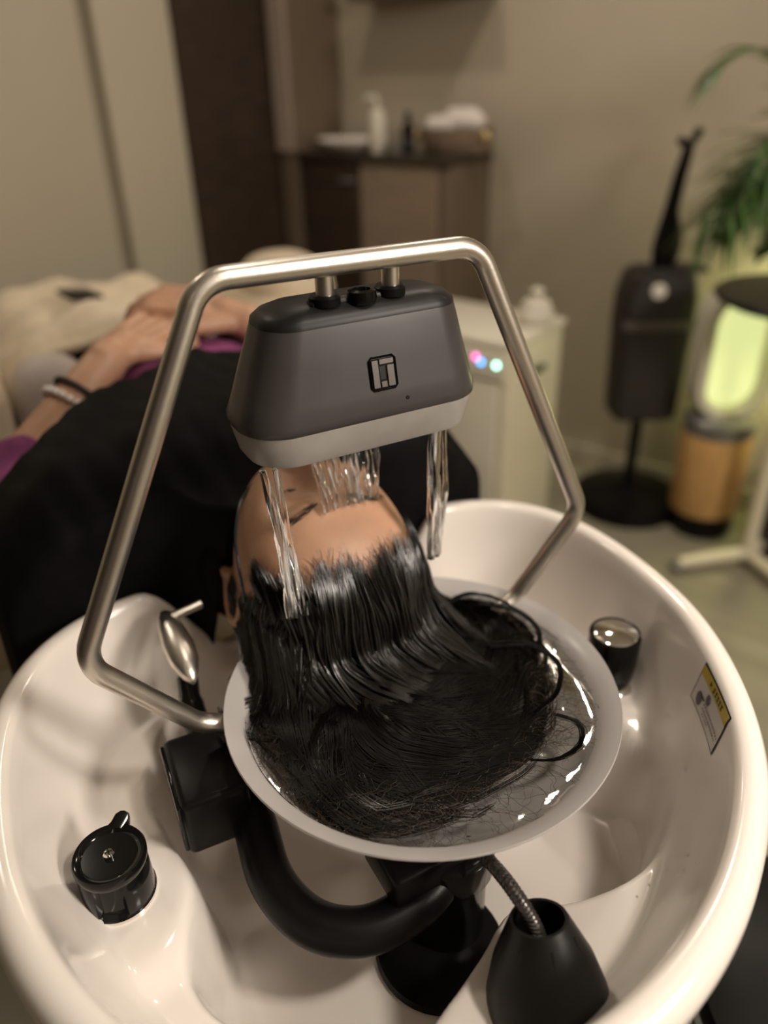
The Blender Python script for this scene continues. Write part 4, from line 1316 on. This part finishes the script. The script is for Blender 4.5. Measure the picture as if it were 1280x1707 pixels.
solo('glass_jar', lathe([(0.0, 0.0), (0.024, 0.0), (0.026, 0.004), (0.026, 0.030), (0.018, 0.036), (0.0, 0.038)], (-1.770, 2.225, 1.0455), 24), M['greymetal'], 'small silver jar at the front edge of the counter', 'jar', (-1.770, 2.225, 1.0455), 'R')
bk = thing('towel_basket', 'oval woven brown basket on the counter holding towels', 'basket', (-1.60, 2.335, 1.045), 'R')
part('basket_body', loft([np.array([(-1.60 + a_ * math.cos(t), 2.335 + b_ * math.sin(t), 1.0458 + z_) for t in np.linspace(0, 2 * PI, 44, endpoint=False)]) for a_, b_, z_ in ((0.105, 0.080, 0.0), (0.120, 0.092, 0.012), (0.128, 0.098, 0.050), (0.130, 0.100, 0.078), (0.122, 0.093, 0.078), (0.110, 0.083, 0.02))]), M['basket'], bk)
for hx in (-1.735, -1.465):
    part('brass_handle', ellip((hx, 2.30, 1.100), (0.014, 0.014, 0.016), 16, 10), M['brass'], bk)
for i, (tx_, ty_, tz_) in enumerate(((-1.645, 2.315, 1.128), (-1.560, 2.330, 1.138), (-1.60, 2.365, 1.150))):
    solo('rolled_towel', capsule((tx_ - 0.035, ty_, tz_), (tx_ + 0.035, ty_ + 0.01, tz_), 0.030, 0.030), M['towel'],
         ('rolled white towel at the left of the basket', 'rolled white towel at the right of the basket', 'rolled white towel at the back of the basket')[i], 'towel', (tx_, ty_, tz_ - 0.03), 'R', 'towels in the basket')

# ------------------------------------------------------------------ white trolley machine
tb = thing('treatment_trolley', 'cream box trolley with three coloured indicator lights beside the couch', 'trolley', (-1.13, 1.72, 0), 'R')
part('cabinet_body', box(-1.34, -0.920, 1.585, 1.868, 0.055, 0.690, 0.012, 3), M['creamplastic'], tb)
part('top_plate', box(-1.345, -0.915, 1.580, 1.873, 0.690, 0.706, 0.005, 2), M['whiteplastic'], tb)
part('front_panel', box(-1.325, -0.945, 1.577, 1.586, 0.08, 0.600, 0.003, 2), M['whiteplastic'], tb)
cpn = part('control_panel', box(-1.335, -0.925, 1.572, 1.586, 0.610, 0.685, 0.004, 2), M['whiteplastic'], tb)
for lx, lz, mk_ in ((-1.006, 0.664, 'led_pink'), (-0.990, 0.653, 'led_blue'), (-0.945, 0.653, 'led_green')):
    g = xf(lathe([(0.0, 0.0), (0.0060, 0.0), (0.0060, 0.002), (0.0, 0.003)], (0, 0, 0), 16), rot=(R(90), 0, 0))
    part('indicator_light', (g[0] + np.array([lx, 1.572, lz]), g[1]), M[mk_], cpn)
part('side_handle', box(-0.921, -0.905, 1.690, 1.760, 0.598, 0.614, 0.004, 2), M['blackgloss'], tb)
for wx_, wy_ in ((-1.30, 1.62), (-0.96, 1.62), (-1.30, 1.83), (-0.96, 1.83)):
    part('castor', xf(lathe([(0.0, -0.012), (0.022, -0.012), (0.026, -0.006), (0.026, 0.006), (0.022, 0.012), (0.0, 0.012)], (0, 0, 0), 20), rot=(R(90), 0, 0), loc=(wx_, wy_, 0.0265)), M['blackmatte'], tb)
    part('castor_stem', box(wx_ - 0.008, wx_ + 0.008, wy_ - 0.02, wy_ + 0.02, 0.045, 0.058), M['greymetal'], tb)
jr = thing('cream_jar', 'white lidded jar with knob on top of the cream trolley', 'jar', (-0.955, 1.77, 0.706), 'R')
part('jar_body', lathe([(0.0, 0.0), (0.040, 0.0), (0.044, 0.006), (0.046, 0.035), (0.034, 0.046), (0.0, 0.046)], (-0.955, 1.77, 0.7065), 28), M['whiteplastic'], jr)
part('jar_lid', lathe([(0.0, 0.0), (0.036, 0.0), (0.037, 0.010), (0.030, 0.017), (0.012, 0.021), (0.011, 0.030), (0.017, 0.034), (0.017, 0.044), (0.010, 0.048), (0.0, 0.048)], (-0.955, 1.77, 0.752), 28), M['whiteplastic'], jr)

# ------------------------------------------------------------------ black appliance on stand by the wall (world)
ax_, ay_ = 0.815, 2.26
sp = thing('stand_appliance', 'black boxy appliance on a slim pole stand with a tapered arm on top', 'appliance', (ax_, ay_, 0), 'W')
part('foot', lathe([(0.0, 0.0), (0.175, 0.0), (0.178, 0.02), (0.165, 0.05), (0.05, 0.075), (0.02, 0.085), (0.0, 0.085)], (ax_, ay_, 0.001), 36), M['blackmatte'], sp)
part('pole', lathe([(0.018, 0.0), (0.018, 0.26)], (ax_, ay_, 0.08), 18), M['blackmatte'], sp)
part('case', loft([rrect(ax_, ay_, hx, hy, 0.02, z, 5) for hx, hy, z in ((0.085, 0.06, 0.325), (0.095, 0.07, 0.335), (0.105, 0.078, 0.62), (0.103, 0.078, 0.70), (0.088, 0.070, 0.765), (0.080, 0.062, 0.772))]), M['blackbox'], sp)
part('case_strip', box(ax_ - 0.106, ax_ + 0.106, ay_ - 0.080, ay_ - 0.060, 0.615, 0.640, 0.004, 2), M['greystrip'], sp)
part('top_flange', box(ax_ - 0.07, ax_ + 0.125, ay_ - 0.05, ay_ + 0.05, 0.768, 0.782, 0.005, 2), M['blackbox'], sp)
g = xf(lathe([(0.0, 0.0), (0.021, 0.0), (0.021, 0.004), (0.0, 0.006)], (0, 0, 0), 22), rot=(R(75), 0, 0))
part('round_badge', (g[0] + np.array([ax_ - 0.020, ay_ - 0.0765, 0.728]), g[1]), M['whiteplastic'], sp)
am = part('arm', tube(np.array([(ax_ + 0.005, ay_, 0.775), (ax_ + 0.010, ay_, 0.82), (ax_ + 0.012, ay_, 0.86), (ax_ + 0.008, ay_, 0.93), (ax_ + 0.018, ay_, 1.02), (ax_ + 0.030, ay_, 1.09)]), [0.030, 0.040, 0.038, 0.021, 0.018, 0.015], 16), M['blackmatte'], sp)
part('fork', tube(fillet([(ax_ + 0.000, ay_ - 0.005, 1.110), (ax_ + 0.030, ay_, 1.092), (ax_ + 0.055, ay_, 1.135)], 0.01), 0.011, 12), M['blackmatte'], am)
g = ellip((0, 0, 0), (0.016, 0.016, 0.020), 16, 10)
part('hook_knob', (g[0] + np.array([ax_ + 0.082, ay_ - 0.04, 0.735]), g[1]), M['cream'], sp)

# ------------------------------------------------------------------ tower fan with glowing loop
fx, fy = 1.005, 2.10
fn = thing('tower_fan', 'loop-shaped tower fan with wood-tone base and glowing yellow green centre', 'fan', (fx, fy, 0), 'W')
part('foot', lathe([(0.0, 0.0), (0.090, 0.0), (0.094, 0.01), (0.094, 0.075), (0.0, 0.075)], (fx, fy, 0.001), 40), M['blackmatte'], fn)
part('base_cylinder', lathe([(0.0, 0.0), (0.100, 0.0), (0.102, 0.005), (0.102, 0.250), (0.100, 0.255), (0.0, 0.255)], (fx, fy, 0.077), 48), M['copper'], fn)
part('collar', lathe([(0.0, 0.0), (0.100, 0.0), (0.100, 0.045), (0.090, 0.055), (0.0, 0.055)], (fx, fy, 0.333), 40), M['greymetal'], fn)


def stadium(hx, z0, z1, y):
    pts = []
    for k_ in range(17):
        a = R(180 + 180 * k_ / 16); pts.append((fx + hx * math.cos(a), y, z0 + hx + hx * math.sin(a)))
    for k_ in range(17):
        a = R(0 + 180 * k_ / 16); pts.append((fx + hx * math.cos(a), y, z1 - hx + hx * math.sin(a)))
    return np.array(pts)


lo_ = [stadium(0.105, 0.380, 0.765, fy - 0.045), stadium(0.108, 0.377, 0.768, fy), stadium(0.105, 0.380, 0.765, fy + 0.045), stadium(0.082, 0.403, 0.742, fy + 0.045), stadium(0.075, 0.410, 0.735, fy), stadium(0.080, 0.405, 0.740, fy - 0.045), stadium(0.105, 0.380, 0.765, fy - 0.045)]
part('fan_loop', loft(lo_, False, False), M['whiteplastic'], fn)
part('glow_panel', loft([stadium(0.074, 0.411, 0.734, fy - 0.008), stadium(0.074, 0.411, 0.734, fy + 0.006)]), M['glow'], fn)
# small plant uplight standing on the floor at the wall
ul = thing('plant_uplight', 'small yellow green floor uplight hidden behind the tower fan', 'lamp', (1.20, 2.02, 0), 'W')
part('lamp_can', lathe([(0.0, 0.0), (0.045, 0.0), (0.050, 0.10), (0.046, 0.10), (0.040, 0.02), (0.0, 0.02)], (1.20, 2.02, 0.001), 26), M['blackmatte'], ul)
ld = bpy.data.lights.new('uplight_bulb', 'POINT'); ld.energy = 5.0; ld.color = (0.86, 0.90, 0.36); ld.shadow_soft_size = 0.05
lo = bpy.data.objects.new('uplight_bulb', ld); COL.objects.link(lo); lo.parent = ul; lo.location = (-0.02, 0.05, 0.62)

# ------------------------------------------------------------------ side table
tx_, ty_ = 1.056, 1.876
tt = thing('side_table', 'round black side table on a cream pole with splayed feet', 'table', (tx_, ty_, 0), 'W')
part('table_top', lathe([(0.0, 0.0), (0.190, 0.0), (0.215, 0.012), (0.222, 0.024), (0.215, 0.030), (0.0, 0.030)], (tx_, ty_, 0.762), 48), M['blackbox'], tt)
part('pole', lathe([(0.020, 0.0), (0.020, 0.745)], (tx_, ty_, 0.02), 22), M['cream'], tt)
for a_ in (188, 285, 40):
    c_, s_ = math.cos(R(a_)), math.sin(R(a_))
    L_ = 0.21 if a_ != 285 else 0.34
    part('leg', tube(np.array([(tx_ + c_ * 0.01, ty_ + s_ * 0.01, 0.040), (tx_ + c_ * L_ * 0.6, ty_ + s_ * L_ * 0.6, 0.036), (tx_ + c_ * L_, ty_ + s_ * L_, 0.030)]), [0.020, 0.018, 0.015], 14), M['cream'], tt)
    g = ellip((0, 0, 0), (0.022, 0.022, 0.018), 16, 10)
    part('caster', (g[0] + np.array([tx_ + c_ * L_, ty_ + s_ * L_, 0.0185]), g[1]), M['greymetal'], tt)


# ------------------------------------------------------------------ plants
def frond(base, az, length, rise, droop, nl=17, ll=0.11, lw=0.011, seed=0):
    rg = random.Random(seed)
    b = np.array(base, float); d = np.array([math.cos(az), math.sin(az), 0]); sd = np.array([-math.sin(az), math.cos(az), 0])
    P = []
    for i in range(26):
        t = i / 25
        P.append(b + d * length * (t ** 1.15) + np.array([0, 0, rise * math.sin(t * 1.9) - droop * t ** 3]))
    P = np.array(P)
    st = tube(P, np.linspace(0.005, 0.0015, 26), 6)
    lv_ = []
    for k_ in range(nl):
        t = 0.25 + 0.75 * k_ / (nl - 1); i = min(24, int(t * 25)); p = P[i]; tg = P[i + 1] - P[i]; tg /= np.linalg.norm(tg)
        for s_ in (-1, 1):
            l = ll * (0.55 + 0.45 * math.sin(PI * min(1, t * 0.95))) * rg.uniform(0.85, 1.15)
            v = tg * 0.75 + sd * s_ * rg.uniform(0.55, 0.85) + np.array([0, 0, rg.uniform(-0.15, 0.2)]); v /= np.linalg.norm(v)
            nrm = np.cross(v, sd * s_); wv__ = np.cross(v, np.array([0, 0, 1.0])); wv__ /= np.linalg.norm(wv__) + 1e-9
            V = []
            for j in range(5):
                u = j / 4; w_ = lw * math.sin(PI * (0.12 + 0.85 * u)) * (1 - 0.3 * u)
                c_ = p + v * l * u + np.array([0, 0, -0.35 * l * u * u])
                V += [c_ - wv__ * w_ + np.array([0, 0, 0.002]), c_, c_ + wv__ * w_ + np.array([0, 0, 0.002])]
            Fc = []
            for j in range(4):
                a0 = j * 3
                Fc += [(a0, a0 + 1, a0 + 4, a0 + 3), (a0 + 1, a0 + 2, a0 + 5, a0 + 4)]
            lv_.append((np.array(V), Fc))
    return st, lv_


def plant(name, label, pot_c, pot_r, pot_h, fronds, fr='W'):
    t = thing(name, label, 'plant', pot_c, fr)
    x, y, z = pot_c
    part('pot', lathe([(0.0, 0.0), (pot_r * 0.72, 0.0), (pot_r * 0.78, 0.01), (pot_r, pot_h), (pot_r * 0.90, pot_h), (pot_r * 0.84, pot_h * 0.85), (0.0, pot_h * 0.85)], (x, y, z + 0.001), 32), M['terracotta'], t)
    part('soil', lathe([(0.0, 0.0), (pot_r * 0.82, 0.0), (pot_r * 0.80, 0.008), (0.0, 0.016)], (x, y, z + pot_h * 0.85), 24), M['soil'], t)
    n_leaf, rest = 0, []
    for i, fargs in enumerate(fronds):
        st, lv_ = frond((x, y, z + pot_h * 0.88), *fargs, seed=i)
        s_ = part('frond_stem', st, M['stem'], t)
        for l in lv_:
            if n_leaf < 300:
                part('leaf', l, M['leaf'], s_, sharp=0); n_leaf += 1
            else:
                rest.append(l)
    if rest:
        part('leaf_cluster', join(*rest), M['leaf'], t, sharp=0, kind='stuff')


plant('palm_plant', 'tall feathery green palm behind the side table', (1.20, 2.12 - 0.18, 0.0), 0.11, 0.24,
      [(R(172), 0.44, 1.10, 0.00, 20, 0.13, 0.007), (R(190), 0.42, 1.00, 0.16, 26, 0.16, 0.007), (R(205), 0.40, 0.92, 0.10, 26, 0.16, 0.007), (R(215), 0.44, 0.96, 0.16, 26, 0.16, 0.007),
       (R(178), 0.36, 0.96, 0.22, 26, 0.16, 0.007), (R(182), 0.40, 0.84, 0.08, 26, 0.15, 0.007), (R(196), 0.34, 1.06, 0.20, 26, 0.16, 0.007), (R(220), 0.26, 1.20, 0.03, 20, 0.14, 0.007), (R(186), 0.45, 0.90, 0.12, 28, 0.17, 0.007), (R(200), 0.46, 1.00, 0.22, 28, 0.17, 0.007), (R(210), 0.36, 0.86, 0.06, 26, 0.16, 0.007), (R(290), 0.24, 1.1, 0.1, 16, 0.14, 0.007)])
plant('table_plant', 'low leafy green plant in a pot on the black side table', (1.075, 1.90, 0.793), 0.055, 0.07,
      [(R(170), 0.14, 0.09, 0.05, 9, 0.075, 0.014), (R(200), 0.13, 0.11, 0.03, 9, 0.075, 0.014), (R(140), 0.12, 0.10, 0.03, 9, 0.07, 0.014), (R(240), 0.11, 0.10, 0.03, 9, 0.07, 0.014), (R(60), 0.11, 0.11, 0.03, 9, 0.07, 0.014), (R(320), 0.11, 0.11, 0.03, 9, 0.07, 0.014)])

# ------------------------------------------------------------------ black stool at the lower right
qx, qy = 0.47, 0.40
so = thing('salon_stool', 'black padded rolling stool standing beside the basin', 'stool', (qx, qy, 0), 'W')
part('seat', lathe([(0.0, 0.0), (0.150, 0.0), (0.172, 0.012), (0.178, 0.035), (0.170, 0.060), (0.140, 0.074), (0.0, 0.078)], (qx, qy, 0.43), 44), M['rubber'], so)
part('seat_band', lathe([(0.176, 0.028), (0.1815, 0.030), (0.1815, 0.040), (0.176, 0.042)], (qx, qy, 0.43), 44), M['greystrip'], so)
part('gas_column', lathe([(0.028, 0.0), (0.028, 0.18), (0.020, 0.18), (0.020, 0.36)], (qx, qy, 0.075), 20), M['blackmatte'], so)
for a_ in range(5):
    c_, s_ = math.cos(R(20 + 72 * a_)), math.sin(R(20 + 72 * a_))
    part('foot_arm', tube(np.array([(qx, qy, 0.085), (qx + c_ * 0.10, qy + s_ * 0.10, 0.080), (qx + c_ * 0.20, qy + s_ * 0.20, 0.060)]), [0.024, 0.020, 0.014], 12), M['blackmatte'], so)
    g = ellip((0, 0, 0), (0.024, 0.024, 0.024), 14, 10)
    part('caster', (g[0] + np.array([qx + c_ * 0.20, qy + s_ * 0.20, 0.0245]), g[1]), M['blackgloss'], so)
